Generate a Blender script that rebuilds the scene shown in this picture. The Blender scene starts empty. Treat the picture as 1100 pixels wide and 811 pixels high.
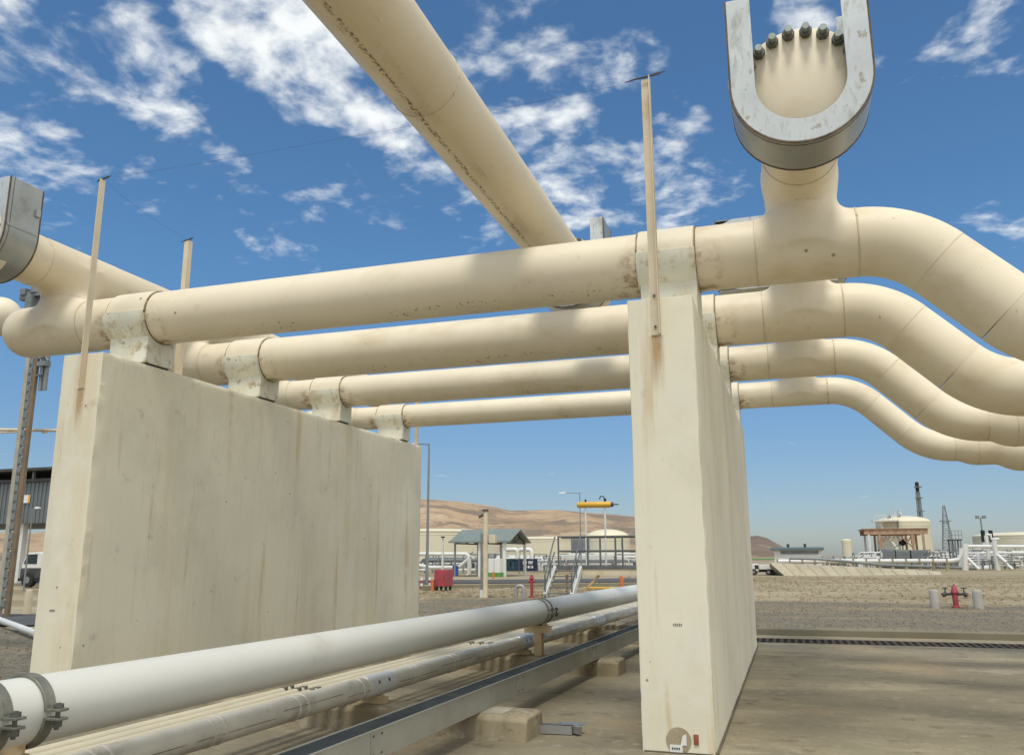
import bpy, bmesh, math, random
import numpy as np
from mathutils import Vector, Matrix, noise as mnoise
random.seed(7)
R_ = math.radians
scene = bpy.context.scene
COL = scene.collection

# ------------------------------------------------------------------ camera
FPX, CX, CY = 901.13, 550.0, 405.5
YAW, PIT, ROLL, CAMH = R_(17.98), R_(12.095), R_(-0.259), 1.6
_f = Vector((-math.sin(YAW)*math.cos(PIT), math.cos(YAW)*math.cos(PIT), math.sin(PIT)))
_r = Vector((math.cos(YAW), math.sin(YAW), 0)); _u = _r.cross(_f)
RIGHT = _r*math.cos(ROLL)+_u*math.sin(ROLL); UP = _u*math.cos(ROLL)-_r*math.sin(ROLL)
CAM = Vector((0, 0, CAMH))
cd = bpy.data.cameras.new('camera'); cam = bpy.data.objects.new('camera', cd); COL.objects.link(cam)
cd.sensor_width = 36; cd.lens = 36*FPX/1100; cd.clip_start = .05; cd.clip_end = 20000
cam.matrix_world = Matrix(((RIGHT.x, UP.x, -_f.x, 0), (RIGHT.y, UP.y, -_f.y, 0), (RIGHT.z, UP.z, -_f.z, CAMH), (0, 0, 0, 1)))
scene.camera = cam

def ray(px, py):
    return RIGHT*((px-CX)/FPX)-UP*((py-CY)/FPX)+_f
def at(px, py, Y):                     # point of the place at depth Y
    v = ray(px, py); return CAM+v*(Y/v.y)
def X_(px, Y, py=600): return at(px, py, Y).x
def Z_(px, py, Y): return at(px, py, Y).z

# ------------------------------------------------------------------ materials
def N(nt, t, **kw):
    n = nt.nodes.new(t)
    for k, v in kw.items(): setattr(n, k, v)
    return n
def ramp(nt, src, a, b):
    m = N(nt, 'ShaderNodeMapRange', interpolation_type='SMOOTHSTEP')
    m.inputs['From Min'].default_value = a; m.inputs['From Max'].default_value = b
    nt.links.new(src, m.inputs['Value']); return m.outputs['Result']
def mixc(nt, fac, a, b):
    m = N(nt, 'ShaderNodeMix', data_type='RGBA')
    for sock, v in ((m.inputs['Factor'], fac), (m.inputs['A'], a), (m.inputs['B'], b)):
        if isinstance(v, (int, float)): sock.default_value = v
        elif isinstance(v, (tuple, list)): sock.default_value = (*v, 1)
        else: nt.links.new(v, sock)
    return m.outputs['Result']
def mul(nt, a, b):
    m = N(nt, 'ShaderNodeMath', operation='MULTIPLY')
    for i, v in enumerate((a, b)):
        if isinstance(v, (int, float)): m.inputs[i].default_value = v
        else: nt.links.new(v, m.inputs[i])
    return m.outputs[0]
def noise(nt, vec, scale, detail=5, rough=.6, stretch=None):
    if stretch:
        mp = N(nt, 'ShaderNodeMapping'); mp.inputs['Scale'].default_value = stretch
        nt.links.new(vec, mp.inputs['Vector']); vec = mp.outputs['Vector']
    n = N(nt, 'ShaderNodeTexNoise'); n.inputs['Scale'].default_value = scale
    n.inputs['Detail'].default_value = detail; n.inputs['Roughness'].default_value = rough
    nt.links.new(vec, n.inputs['Vector']); return n.outputs['Fac']
MATS = {}
def mat(name, col, rough=.6, metal=0., var=.12, scale=1.5, layers=(), spots=None, bump=.0, bscale=40, bdist=.004, spec=.5):
    """layers: (colour, amount, scale, lo, hi, stretch) blended over the base by a noise threshold"""
    m = bpy.data.materials.new(name); m.use_nodes = True; nt = m.node_tree
    b = nt.nodes['Principled BSDF']; b.inputs['Roughness'].default_value = rough; b.inputs['Metallic'].default_value = metal
    b.inputs['Specular IOR Level'].default_value = spec
    tc = N(nt, 'ShaderNodeTexCoord'); oi = N(nt, 'ShaderNodeObjectInfo')
    va = N(nt, 'ShaderNodeVectorMath', operation='ADD')
    rn = N(nt, 'ShaderNodeMath', operation='MULTIPLY'); rn.inputs[1].default_value = 13
    nt.links.new(oi.outputs['Random'], rn.inputs[0]); nt.links.new(tc.outputs['Object'], va.inputs[0]); nt.links.new(rn.outputs[0], va.inputs[1])
    vec = va.outputs[0]
    f = ramp(nt, noise(nt, vec, scale), .25, .75)
    c = mixc(nt, f, tuple(x*(1-var) for x in col), tuple(min(.95, x*(1+var)) for x in col))
    for i, (lc, am, sc, lo, hi, st) in enumerate(layers):
        c = mixc(nt, mul(nt, ramp(nt, noise(nt, vec, sc, 6, .65, st), lo, hi), am), c, lc)
    if spots:
        sc_, sr, sc, thr = spots
        v = N(nt, 'ShaderNodeTexVoronoi'); v.inputs['Scale'].default_value = sc
        nt.links.new(vec, v.inputs['Vector'])
        s = ramp(nt, v.outputs['Distance'], sr, sr*.5)
        g = ramp(nt, noise(nt, vec, sc*.31, 2), thr, thr+.06)
        c = mixc(nt, mul(nt, mul(nt, s, g), .85), c, sc_)
    nt.links.new(c, b.inputs['Base Color'])
    rr = N(nt, 'ShaderNodeMapRange'); rr.inputs['To Min'].default_value = max(.05, rough-.1); rr.inputs['To Max'].default_value = min(1, rough+.12)
    nt.links.new(noise(nt, vec, scale*3), rr.inputs['Value']); nt.links.new(rr.outputs['Result'], b.inputs['Roughness'])
    if bump:
        bp = N(nt, 'ShaderNodeBump'); bp.inputs['Strength'].default_value = bump; bp.inputs['Distance'].default_value = bdist
        nt.links.new(noise(nt, vec, bscale, 6), bp.inputs['Height']); nt.links.new(bp.outputs['Normal'], b.inputs['Normal'])
    MATS[name] = m; return m

BR = (.20, .12, .05)
CREAM = mat('cream_pipe_paint', (.79, .70, .535), .5, var=.05, scale=.8, layers=[
    ((.62, .49, .30), .5, 1.6, .50, .70, (.6, 1, 1)), ((.56, .40, .22), .35, 5, .60, .74, None), (BR, .6, 16, .67, .74, None)],
    spots=((.13, .08, .04), .10, 4.0, .62), bump=.06, bscale=9, bdist=.006)
HEADER = mat('cream_header_paint', (.745, .64, .46), .45, var=.06, scale=.9, layers=[
    ((.50, .36, .19), .5, 1.8, .50, .8, None), ((.30, .2, .09), .6, 7, .62, .75, (1.5, .25, 1))],
    spots=((.13, .08, .04), .10, 5.0, .60), bump=.06, bscale=9, bdist=.006)
WELD = mat('weld_paint', (.64, .55, .40), .6, var=.12, scale=6, layers=[(BR, .7, 8, .55, .7, None)])
WALLM = mat('painted_concrete', (.80, .756, .605), .8, var=.04, scale=.6, layers=[
    ((.69, .65, .51), .6, .8, .44, .64, None),
    ((.68, .55, .34), .42, 1.2, .50, .68, (1.8, 1.8, .10)), ((.55, .39, .18), .50, 4.5, .56, .70, (1, 1, .08)), ((.52, .46, .34), .18, 9., .58, .72, (1, 1, .10)),
    ((.42, .36, .27), .4, 3.5, .62, .72, None), ((.80, .76, .65), .6, 2.2, .53, .68, None)],
    spots=((.16, .12, .08), .075, 4.5, .54), bump=.25, bscale=14, bdist=.006)
SHOEW = mat('shoe_white_paint', (.74, .735, .63), .6, var=.06, scale=3, layers=[
    ((.38, .29, .17), .7, 5, .60, .66, None), ((.50, .35, .17), .55, 7, .53, .67, None), ((.55, .45, .27), .5, 4, .50, .66, (1, 1, .3))], bump=.15, bscale=30)
SEAL = mat('sealant_dirt', (.20, .14, .07), .9, var=.4, scale=9, layers=[((.5, .4, .26), .8, 7, .5, .6, None)])
PAD = mat('shadow_gap_black', (.03, .03, .03), .8)
GALV = mat('galvanised_sheet', (.56, .60, .62), .45, .15, var=.10, scale=2, layers=[
    ((.30, .29, .25), .7, 3.0, .54, .66, (1, 1, .5)), ((.22, .17, .10), .7, 8, .60, .68, None), ((.36, .35, .30), .6, 14, .55, .66, (2.5, 1, .5)), ((.60, .62, .62), .5, 12, .55, .7, (3, 3, .4))], bump=.05, bscale=6, bdist=.01)
GALVD = mat('galvanised_band', (.36, .37, .35), .38, .55, var=.1, scale=2, layers=[
    ((.22, .20, .16), .6, 3, .52, .75, None), ((.16, .12, .07), .5, 8, .66, .76, None)], bump=.06, bscale=5, bdist=.012)
EDGE = mat('cover_edge_rust', (.13, .10, .07), .8, var=.4, scale=12)
BOLT = mat('bolt_metal', (.13, .135, .12), .55, .5, var=.3, scale=15, layers=[((.25, .25, .2), .6, 20, .5, .7, None)])
BOLTT = mat('bolt_tip_metal', (.30, .34, .32), .5, .5, var=.2, scale=15)
WIREM = mat('dark_wire', (.05, .045, .04), .6)
WHITEP = mat('white_pipe_paint', (.72, .715, .66), .38, var=.04, scale=.7, layers=[((.48, .43, .33), .5, 1.4, .54, .8, None), ((.35, .27, .16), .4, 9, .66, .76, None)],
    spots=((.2, .15, .1), .06, 5, .62), bump=.03, bscale=6)
CLAMPM = mat('clamp_steel', (.25, .25, .21), .5, .6, var=.25, scale=8, layers=[((.18, .12, .06), .6, 10, .58, .7, None), ((.45, .40, .28), .5, 6, .6, .7, None)])
CLAD = mat('cladding_sheet', (.62, .59, .51), .40, .15, var=.12, scale=2.5, layers=[((.30, .27, .22), .7, 3, .5, .7, (1, .4, 1)), ((.22, .17, .10), .6, 10, .6, .72, None)], bump=.1, bscale=8)
BEIGE = mat('beige_steel_paint', (.58, .45, .27), .6, var=.12, scale=4, layers=[((.30, .17, .06), .7, 7, .55, .7, None)])
TRAYM = mat('tray_galvanised', (.40, .40, .35), .45, .35, var=.1, scale=2, layers=[((.30, .27, .20), .6, 2.5, .5, .75, None), ((.25, .19, .1), .6, 9, .66, .76, None)])
TRAYD = mat('tray_cover', (.05, .058, .062), .95, .0, var=.2, scale=3, layers=[((.12, .105, .08), .5, 4, .5, .7, None)], spec=.05)
CONC = mat('raw_concrete', (.36, .30, .20), .9, var=.15, scale=2, layers=[((.22, .175, .105), .75, 2.2, .46, .60, (1, 1, .5)), ((.46, .41, .31), .7, 5, .53, .63, None), ((.18, .145, .09), .6, 14, .56, .66, None)],
    spots=((.12, .09, .06), .10, 9, .55), bump=.3, bscale=25, bdist=.008)
ALU = mat('aluminium_offcut', (.45, .46, .47), .35, .8, var=.1)
WHITE = mat('plant_white_paint', (.72, .72, .69), .45, var=.06, scale=1, layers=[((.5, .46, .38), .5, 2, .55, .75, None)])
TANKW = mat('tank_cream_paint', (.66, .62, .48), .5, var=.04, scale=.1, layers=[((.52, .48, .37), .5, .25, .5, .8, (1, 1, .2))])
TANKT = mat('tank_roof_paint', (.74, .68, .50), .5, var=.03, scale=.1)
GREYP = mat('grey_steel_paint', (.23, .25, .25), .5, .2, var=.12, scale=2)
GREENROOF = mat('grey_green_roof', (.25, .30, .28), .5, .1, var=.1, scale=1)
DARK = mat('dark_steel', (.06, .06, .06), .6, var=.3, scale=2)
MIDG = mat('mid_grey_equipment', (.20, .22, .23), .6, var=.3, scale=1.2)
RUST = mat('rusty_steel', (.45, .29, .185), .85, var=.25, scale=2, layers=[((.42, .24, .12), .7, 3, .5, .7, None), ((.45, .4, .3), .6, 2, .62, .72, None)])
RED = mat('red_paint', (.36, .055, .07), .5, var=.15, scale=3, layers=[((.5, .16, .14), .5, 4, .55, .75, None)])
ORANGE = mat('orange_paint', (.60, .17, .05), .6, var=.1)
YEL = mat('yellow_paint', (.72, .42, .05), .5, var=.08, scale=2, layers=[((.6, .4, .18), .5, 3, .55, .75, None)])
BLUE = mat('blue_plastic', (.02, .08, .35), .5)
NAVY = mat('navy_banner', (.015, .022, .06), .7, var=.3, scale=1.5)
TEAL = mat('teal_banner', (.012, .03, .05), .7, var=.5, scale=1.8)
PAPER = mat('white_tag_paper', (.78, .78, .76), .7, var=.03)
GREEN = mat('green_paint', (.10, .30, .07), .6)
mat('joint_line', (.24, .19, .12), .9)
BLACK = mat('black_rubber', (.02, .02, .02), .8)
GLASS = mat('dark_window_glass', (.03, .04, .05), .1)
CORR = mat('grey_cladding_panel', (.17, .19, .20), .5, .2, var=.08, scale=1)
GRATE = mat('rusty_grate', (.065, .05, .038), .85, var=.3, scale=3)

SLAB = mat('pad_concrete', (.275, .237, .157), .88, var=.12, scale=.35, layers=[
    ((.20, .17, .11), .7, .55, .44, .64, (.7, 1.2, 1)), ((.15, .13, .09), .5, .8, .52, .66, (.6, 1.2, 1)),
    ((.37, .32, .22), .7, .9, .53, .64, (.6, 1.2, 1)), ((.34, .255, .15), .6, .45, .52, .66, None), ((.14, .105, .065), .6, 3.5, .57, .67, None), ((.37, .33, .25), .5, 8, .55, .66, None), ((.12, .10, .07), .5, 26, .58, .66, None)],
    spots=((.07, .055, .035), .07, 1.8, .52), bump=.3, bscale=18, bdist=.006)
KERBM = mat('kerb_concrete', (.22, .203, .145), .9, var=.15, scale=1.2, layers=[((.25, .21, .12), .6, 1.5, .5, .75, None)], bump=.2, bscale=15)
EARTH = mat('dry_earth', (.325, .265, .165), .95, var=.15, scale=.12, layers=[
    ((.235, .175, .095), .85, .14, .47, .60, (.35, 1.3, 1)), ((.42, .35, .235), .8, .11, .5, .64, (.3, 1.2, 1)), ((.19, .155, .09), .65, .7, .53, .66, (.5, 1, 1)), ((.42, .33, .20), .5, 4, .5, .7, None)],
    bump=.5, bscale=3, bdist=.05)
GRAVM = mat('grey_gravel', (.195, .168, .113), .95, var=.25, scale=9, layers=[
    ((.10, .09, .08), .8, 7, .5, .6, None), ((.36, .33, .28), .8, 11, .56, .66, None), ((.33, .25, .14), .8, .45, .48, .66, (.35, 1.2, 1))], bump=1., bscale=9, bdist=.06)
STONE = mat('gravel_stone', (.18, .156, .11), .9, var=.5, scale=2.)
ASPH = mat('asphalt', (.085, .085, .085), .9, var=.2, scale=1, layers=[((.16, .14, .11), .6, .8, .55, .75, None)], bump=.3, bscale=30)
STRAW = mat('dry_grass_straw', (.31, .25, .15), .9, var=.25, scale=.4)
HILLM = mat('hill_earth_cloud_shade', (.42, .295, .18), .95, var=.12, scale=.004, layers=[
    ((.17, .135, .10), .85, .0045, .485, .56, (1, 1, 2.2)), ((.30, .205, .125), .7, .012, .50, .60, (1, 1, 2)), ((.52, .40, .26), .7, .009, .55, .63, None), ((.16, .13, .08), .6, .06, .58, .66, None)], bump=.6, bscale=.02, bdist=12)  # broad dark patches are cloud shadows painted into the earth colour
HILLD = mat('dark_hill_earth', (.17, .125, .09), .95, var=.15, scale=.006, layers=[((.36, .25, .15), .85, .010, .55, .66, None)])
CROP = mat('green_crop', (.10, .22, .04), .9, var=.2, scale=.2)

# ------------------------------------------------------------------ mesh builder
class MB:
    def __init__(s): s.v = []; s.f = []
    def add(s, vs, fs):
        o = len(s.v); s.v += [tuple(v) for v in vs]; s.f += [tuple(i+o for i in f) for f in fs]; return s
    def box(s, c, d, rz=0, M=None):
        hx, hy, hz = d[0]/2, d[1]/2, d[2]/2
        vs = [Vector((x*hx, y*hy, z*hz)) for x in (-1, 1) for y in (-1, 1) for z in (-1, 1)]
        if M is None: M = Matrix.Rotation(rz, 3, 'Z')
        vs = [M @ v+Vector(c) for v in vs]
        return s.add(vs, [(0, 1, 3, 2), (4, 6, 7, 5), (0, 4, 5, 1), (2, 3, 7, 6), (0, 2, 6, 4), (1, 5, 7, 3)])
    def bb(s, x0, x1, y0, y1, z0, z1): return s.box(((x0+x1)/2, (y0+y1)/2, (z0+z1)/2), (x1-x0, y1-y0, z1-z0))
    def bar(s, p0, p1, w, h=None, up=(0, 0, 1)):
        p0, p1 = Vector(p0), Vector(p1); d = (p1-p0); L = d.length; d.normalize(); up = Vector(up)
        if abs(d.dot(up)) > .95: up = Vector((0, 1, 0))
        a = d.cross(up).normalized(); b = a.cross(d)
        return s.box((p0+p1)/2, (w, L, h or w), M=Matrix((a, d, b)).transposed())
    def tube(s, path, r, seg=16, caps=True):
        path = [Vector(p) for p in path]; n = len(path); rs = r if isinstance(r, (list, tuple)) else [r]*n
        t0 = (path[1]-path[0]).normalized(); up = Vector((0, 0, 1)) if abs(t0.z) < .9 else Vector((0, 1, 0))
        a = t0.cross(up).normalized(); vs = []
        for i, p in enumerate(path):
            t = (path[min(i+1, n-1)]-path[max(i-1, 0)]).normalized()
            a = (a-t*a.dot(t)).normalized(); b = t.cross(a)
            for k in range(seg):
                q = 2*math.pi*k/seg; vs.append(p+(a*math.cos(q)+b*math.sin(q))*rs[i])
        fs = [(i*seg+k, i*seg+(k+1) % seg, (i+1)*seg+(k+1) % seg, (i+1)*seg+k) for i in range(n-1) for k in range(seg)]
        if caps: fs += [tuple(range(seg))[::-1], tuple((n-1)*seg+k for k in range(seg))]
        return s.add(vs, fs)
    def cyl(s, p0, p1, r, r1=None, seg=16, caps=True): return s.tube([p0, p1], [r, r if r1 is None else r1], seg, caps)
    def ring(s, c, ax, r, t, seg=40):              # weld bead
        c = Vector(c); ax = Vector(ax).normalized(); w = t*1.6
        return s.tube([c-ax*w, c-ax*w*.5, c+ax*w*.5, c+ax*w], [r-.002, r+t, r+t, r-.002], seg, False)
    def lathe(s, prof, c, seg=32):
        c = Vector(c); vs = [c+Vector((r*math.cos(2*math.pi*k/seg), r*math.sin(2*math.pi*k/seg), z)) for r, z in prof for k in range(seg)]
        fs = [(i*seg+k, i*seg+(k+1) % seg, (i+1)*seg+(k+1) % seg, (i+1)*seg+k) for i in range(len(prof)-1) for k in range(seg)]
        fs += [tuple(range(seg))[::-1], tuple((len(prof)-1)*seg+k for k in range(seg))]
        return s.add(vs, fs)
    def prism(s, poly, fn, t0, t1):                # poly of 2-D points, fn(u, v, t) -> point
        n = len(poly); vs = [fn(u, v, t0) for u, v in poly]+[fn(u, v, t1) for u, v in poly]
        return s.add(vs, [tuple(range(n)), tuple(range(2*n-1, n-1, -1))]+[(i, i+n, (i+1) % n+n, (i+1) % n) for i in range(n)])
    def strip(s, outer, inner, fn, t0, t1, closed=False):   # band between two outlines, thickness along t
        n = len(outer); vs = []
        for t in (t0, t1):
            for P in (outer, inner): vs += [fn(u, v, t) for u, v in P]
        fs = []; m = n if closed else n-1
        for i in range(m):
            j = (i+1) % n
            fs += [(i, j, n+j, n+i), (2*n+i, 3*n+i, 3*n+j, 2*n+j), (i, 2*n+i, 2*n+j, j), (n+i, n+j, 3*n+j, 3*n+i)]
        if not closed: fs += [(0, n, 3*n, 2*n), (n-1, 3*n-1, 4*n-1, 2*n-1)]
        return s.add(vs, fs)
    def islands(s):
        p = list(range(len(s.v)))
        def find(a):
            while p[a] != a: p[a] = p[p[a]]; a = p[a]
            return a
        for f in s.f:
            r0 = find(f[0])
            for q in f[1:]: p[find(q)] = r0
        out = {}
        for f in s.f: out.setdefault(find(f[0]), []).append(f)
        for fs in out.values():
            ids = sorted({q for f in fs for q in f}); mp = {q: i for i, q in enumerate(ids)}
            m = MB(); m.v = [s.v[q] for q in ids]; m.f = [tuple(mp[q] for q in f) for f in fs]; yield m
    def split(s, name, m, parent, **kw):            # every separate piece a part of its own
        return [q.build(name, m, parent, **kw) for q in s.islands()]
    def build(s, name, m, parent=None, loc=None, bevel=0, smooth=38):
        me = bpy.data.meshes.new(name)
        off = Vector(loc) if loc is not None else (parent_world(parent) if parent else Vector((0, 0, 0)))
        me.from_pydata([Vector(v)-off for v in s.v], [], s.f); 
        bm = bmesh.new(); bm.from_mesh(me); bmesh.ops.recalc_face_normals(bm, faces=bm.faces); bm.to_mesh(me); bm.free()
        me.materials.append(m); o = bpy.data.objects.new(name, me); COL.objects.link(o)
        if smooth: me.shade_smooth(); me.set_sharp_from_angle(angle=R_(smooth))
        if parent: o.parent = parent
        else: o.location = off
        if bevel:
            b = o.modifiers.new('edge', 'BEVEL'); b.width = bevel; b.segments = 2; b.limit_method = 'ANGLE'
        return o
def parent_world(o):
    v = Vector((0, 0, 0))
    while o: v += o.location; o = o.parent
    return v
def tag(o, label=None, cat=None, group=None, kind=None):
    for k, v in (('label', label), ('category', cat), ('group', group), ('kind', kind)):
        if v: o[k] = v
    return o
def thing(name, label, cat, loc, group=None):
    o = bpy.data.objects.new(name, None); COL.objects.link(o); o.location = loc; o.empty_display_size = .1
    return tag(o, label, cat, group)
def struct(o): o['kind'] = 'structure'; return o
def copy_tree(o, parent=None):
    c = o.copy(); COL.objects.link(c)
    if parent: c.parent = parent
    for ch in list(o.children): copy_tree(ch, c)
    return c

# signed-distance mesher for pipe tees and caps (surface nets + projection)
def sdf_mesh(f, lo, hi, h):
    ax = [np.arange(lo[i], hi[i]+h*.5, (hi[i]-lo[i])/max(1, round((hi[i]-lo[i])/h))) for i in range(3)]
    G = np.meshgrid(*ax, indexing='ij'); V = f(*G); I = V < 0
    c = [I[a:I.shape[0]-1+a, b:I.shape[1]-1+b, d:I.shape[2]-1+d] for a in (0, 1) for b in (0, 1) for d in (0, 1)]
    s = sum(x.astype(int) for x in c); act = (s > 0) & (s < 8)
    idx = -np.ones(act.shape, int); idx[act] = np.arange(act.sum())
    ii = np.argwhere(act); st = np.array([a[1]-a[0] for a in ax])
    P = np.array([a[0] for a in ax])+(ii+.5)*st
    for _ in range(12):
        e = 1e-4; d = f(P[:, 0], P[:, 1], P[:, 2])
        g = np.stack([f(P[:, 0]+(k == 0)*e, P[:, 1]+(k == 1)*e, P[:, 2]+(k == 2)*e)-d for k in range(3)], 1)/e
        P = P-.8*g*(d/np.maximum((g**2).sum(1), .05))[:, None]
    fs = []
    for k in range(3):
        sl0 = [slice(None)]*3; sl1 = [slice(None)]*3; sl0[k] = slice(0, -1); sl1[k] = slice(1, None)
        for e in np.argwhere(I[tuple(sl0)] != I[tuple(sl1)]):
            a, b = [q for q in range(3) if q != k]; q4 = []
            for da, db in ((-1, -1), (0, -1), (0, 0), (-1, 0)):
                w = e.copy(); w[a] += da; w[b] += db
                if w.min() < 0 or any(w[q] >= act.shape[q] for q in range(3)): q4 = None; break
                q4.append(int(idx[tuple(w)]))
            if q4 and min(q4) >= 0: fs.append(tuple(q4))
    m = MB(); m.v = [tuple(p) for p in P]; m.f = fs; return m
def smin(a, b, k):
    h = np.clip(.5+.5*(b-a)/k, 0, 1); return b*(1-h)+a*h-k*h*(1-h)

# ------------------------------------------------------------------ the elevated piping
HEAD = {'R': (.34, 5.38, .35), 'L': (-9.04, 5.38, .33), 'M': (-2.757, 5.65, .326)}
PIPES = [(8.47, 4.615, .335), (10.87, 4.60, .333), (13.25, 4.54, .272), (15.80, 4.495, .238)]
WALLX = [(-8.03, -7.45), (-1.31, -.70)]
WTOP = 3.96; WY0, WY1 = 7.55, 16.6
SPLIT = 5.005
def tee_field(hx, hz, hr, Y, z, r, capx=None):
    def f(x, y, zz):
        run = np.sqrt((y-Y)**2+(zz-z)**2)-r
        if capx is not None:
            dx = np.maximum(capx+r*.92-x, 0)/.92
            run = np.sqrt((y-Y)**2+(zz-z)**2+dx**2)-r
        rs = min(r, hr*.985); stub = np.maximum(np.sqrt((x-hx)**2+(y-Y)**2)-rs, np.maximum(zz-hz, z-zz))
        head = np.sqrt((x-hx)**2+(zz-hz)**2)-hr
        return smin(smin(run, stub, .16), head, .12)
    return f
ORD = ['nearest and thickest', 'second', 'third', 'fourth and thinnest']
PLAB = ['nearest and thickest cream overhead pipe lying across the tops of both concrete walls',
        'second cream overhead pipe behind the nearest one, crossing both concrete walls',
        'third cream overhead pipe back, thinner, crossing both concrete walls',
        'farthest and thinnest cream overhead pipe, at the far ends of both concrete walls']
for i, (Y, z, r) in enumerate(PIPES):
    p = thing('overhead_pipe', PLAB[i], 'pipe', (-4, Y, z-r), 'cream pipes crossing the two concrete walls')
    x0, x1 = HEAD['L'][0]+.5, HEAD['R'][0]-.47
    m = MB(); m.tube([(x0-.04+(x1+.08-x0)*k/40, Y, z) for k in range(41)], r, 56, False)
    m.build('pipe_run', CREAM, p)
    for key, xa, xb, cap in (('L', -10.1, x0, -9.955), ('R', x1, .82, None)):
        hx, hz, hr = HEAD[key]; f = tee_field(hx, hz, hr, Y, z, r+.003, cap)
        m = sdf_mesh(f, (xa, Y-.62, z-.6), (xb, Y+.62, SPLIT), .028)
        m.build('tee', CREAM, p, smooth=60)
        m = MB(); m.ring((xb, Y, z), (1, 0, 0), r+.003, .0025)
        if key == 'R': m.ring((xa, Y, z), (1, 0, 0), r+.003, .0025)
        m.split('weld_bead', WELD, p)
    # bend down to the right, then level out
    Rb = 1.0; pts = []; rad = []
    xs = .79; pts.append((xs, Y, z)); s45 = math.sin(math.pi/4)
    for k in range(13): a = math.pi/4*k/12; pts.append((.82+Rb*math.sin(a), Y, z-Rb*(1-math.cos(a))))
    L = .74 if i < 2 else .72
    bx, bz = .82+Rb*s45+L*s45, z-Rb*(1-s45)-L*s45
    m = MB(); m.tube(pts, r+.002, 56, False); m.build('elbow', CREAM, p)
    ax, az = pts[-1][0], pts[-1][2]
    m = MB(); m.tube([(ax-.01*s45, Y, az+.01*s45), (bx, Y, bz)], r, 56, False)
    m.build('sloping_spool', CREAM, p)
    pts = []
    for k in range(13):
        a = math.pi/4*(1-k/12); pts.append((bx+Rb*(s45-math.sin(a)), Y, bz+Rb*(s45-1)*1+Rb*(1-math.cos(a))))
    m = MB(); m.tube(pts, r+.002, 56, False); m.build('elbow', CREAM, p)
    ex, ez = pts[-1][0], pts[-1][2]
    # eccentric reducers with a flat top, then the enlarged barrel
    r1, r2 = r*1.17, r*1.42; top = ez+r
    prof = [(0, r), (.02, r), (.34, r1), (.62, r1), (.98, r2), (9., r2)]
    pts = []; rad = []
    for (q0, ra), (q1, rb) in zip(prof, prof[1:]):
        for k in range(6):
            u = k/5; w = u*u*(3-2*u); rr = ra+(rb-ra)*w; pts.append((ex+q0+(q1-q0)*u+k*1e-4, Y, top-rr)); rad.append(rr)
    m = MB(); m.tube(pts, rad, 56, True); m.build('reducer_barrel', CREAM, p)
    m = MB(); m.ring((.82, Y, z), (1, 0, 0), r+.002, .007)
    for (qx, qz, sl) in ((ax, az, -1), (bx, bz, -1)): m.ring((qx, Y, qz), (1, 0, sl), r+.001, .0022)
    m.ring((ex, Y, ez), (1, 0, 0), r+.002, .0025)
    for q, rr in ((.34, r1), (.98, r2)): m.ring((ex+q, Y, top-rr), (1, 0, 0), rr, .004)
    m.split('weld_bead', WELD, p)

def decal(name, col, noises, amount):
    m = bpy.data.materials.new(name); m.use_nodes = True; nt = m.node_tree; b = nt.nodes['Principled BSDF']; b.inputs['Roughness'].default_value = .85
    tc = N(nt, 'ShaderNodeTexCoord'); b.inputs['Base Color'].default_value = (*col, 1); f = None
    for sc, lo, hi, st in noises:
        r_ = ramp(nt, noise(nt, tc.outputs['Object'], sc, 4, .6, st), lo, hi); f = r_ if f is None else mul(nt, f, r_)
    nt.links.new(mul(nt, f, amount), b.inputs['Alpha']); return m
SEAMD = decal('seam_dirt', (.24, .16, .08), ((34, .46, .60, (1, .8, 1)), (1.1, .30, .5, None)), .62)
GRIME = decal('underside_grime', (.34, .22, .10), ((2.2, .46, .70, (1, .5, 1)), (30, .30, .75, None)), .32)
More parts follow.
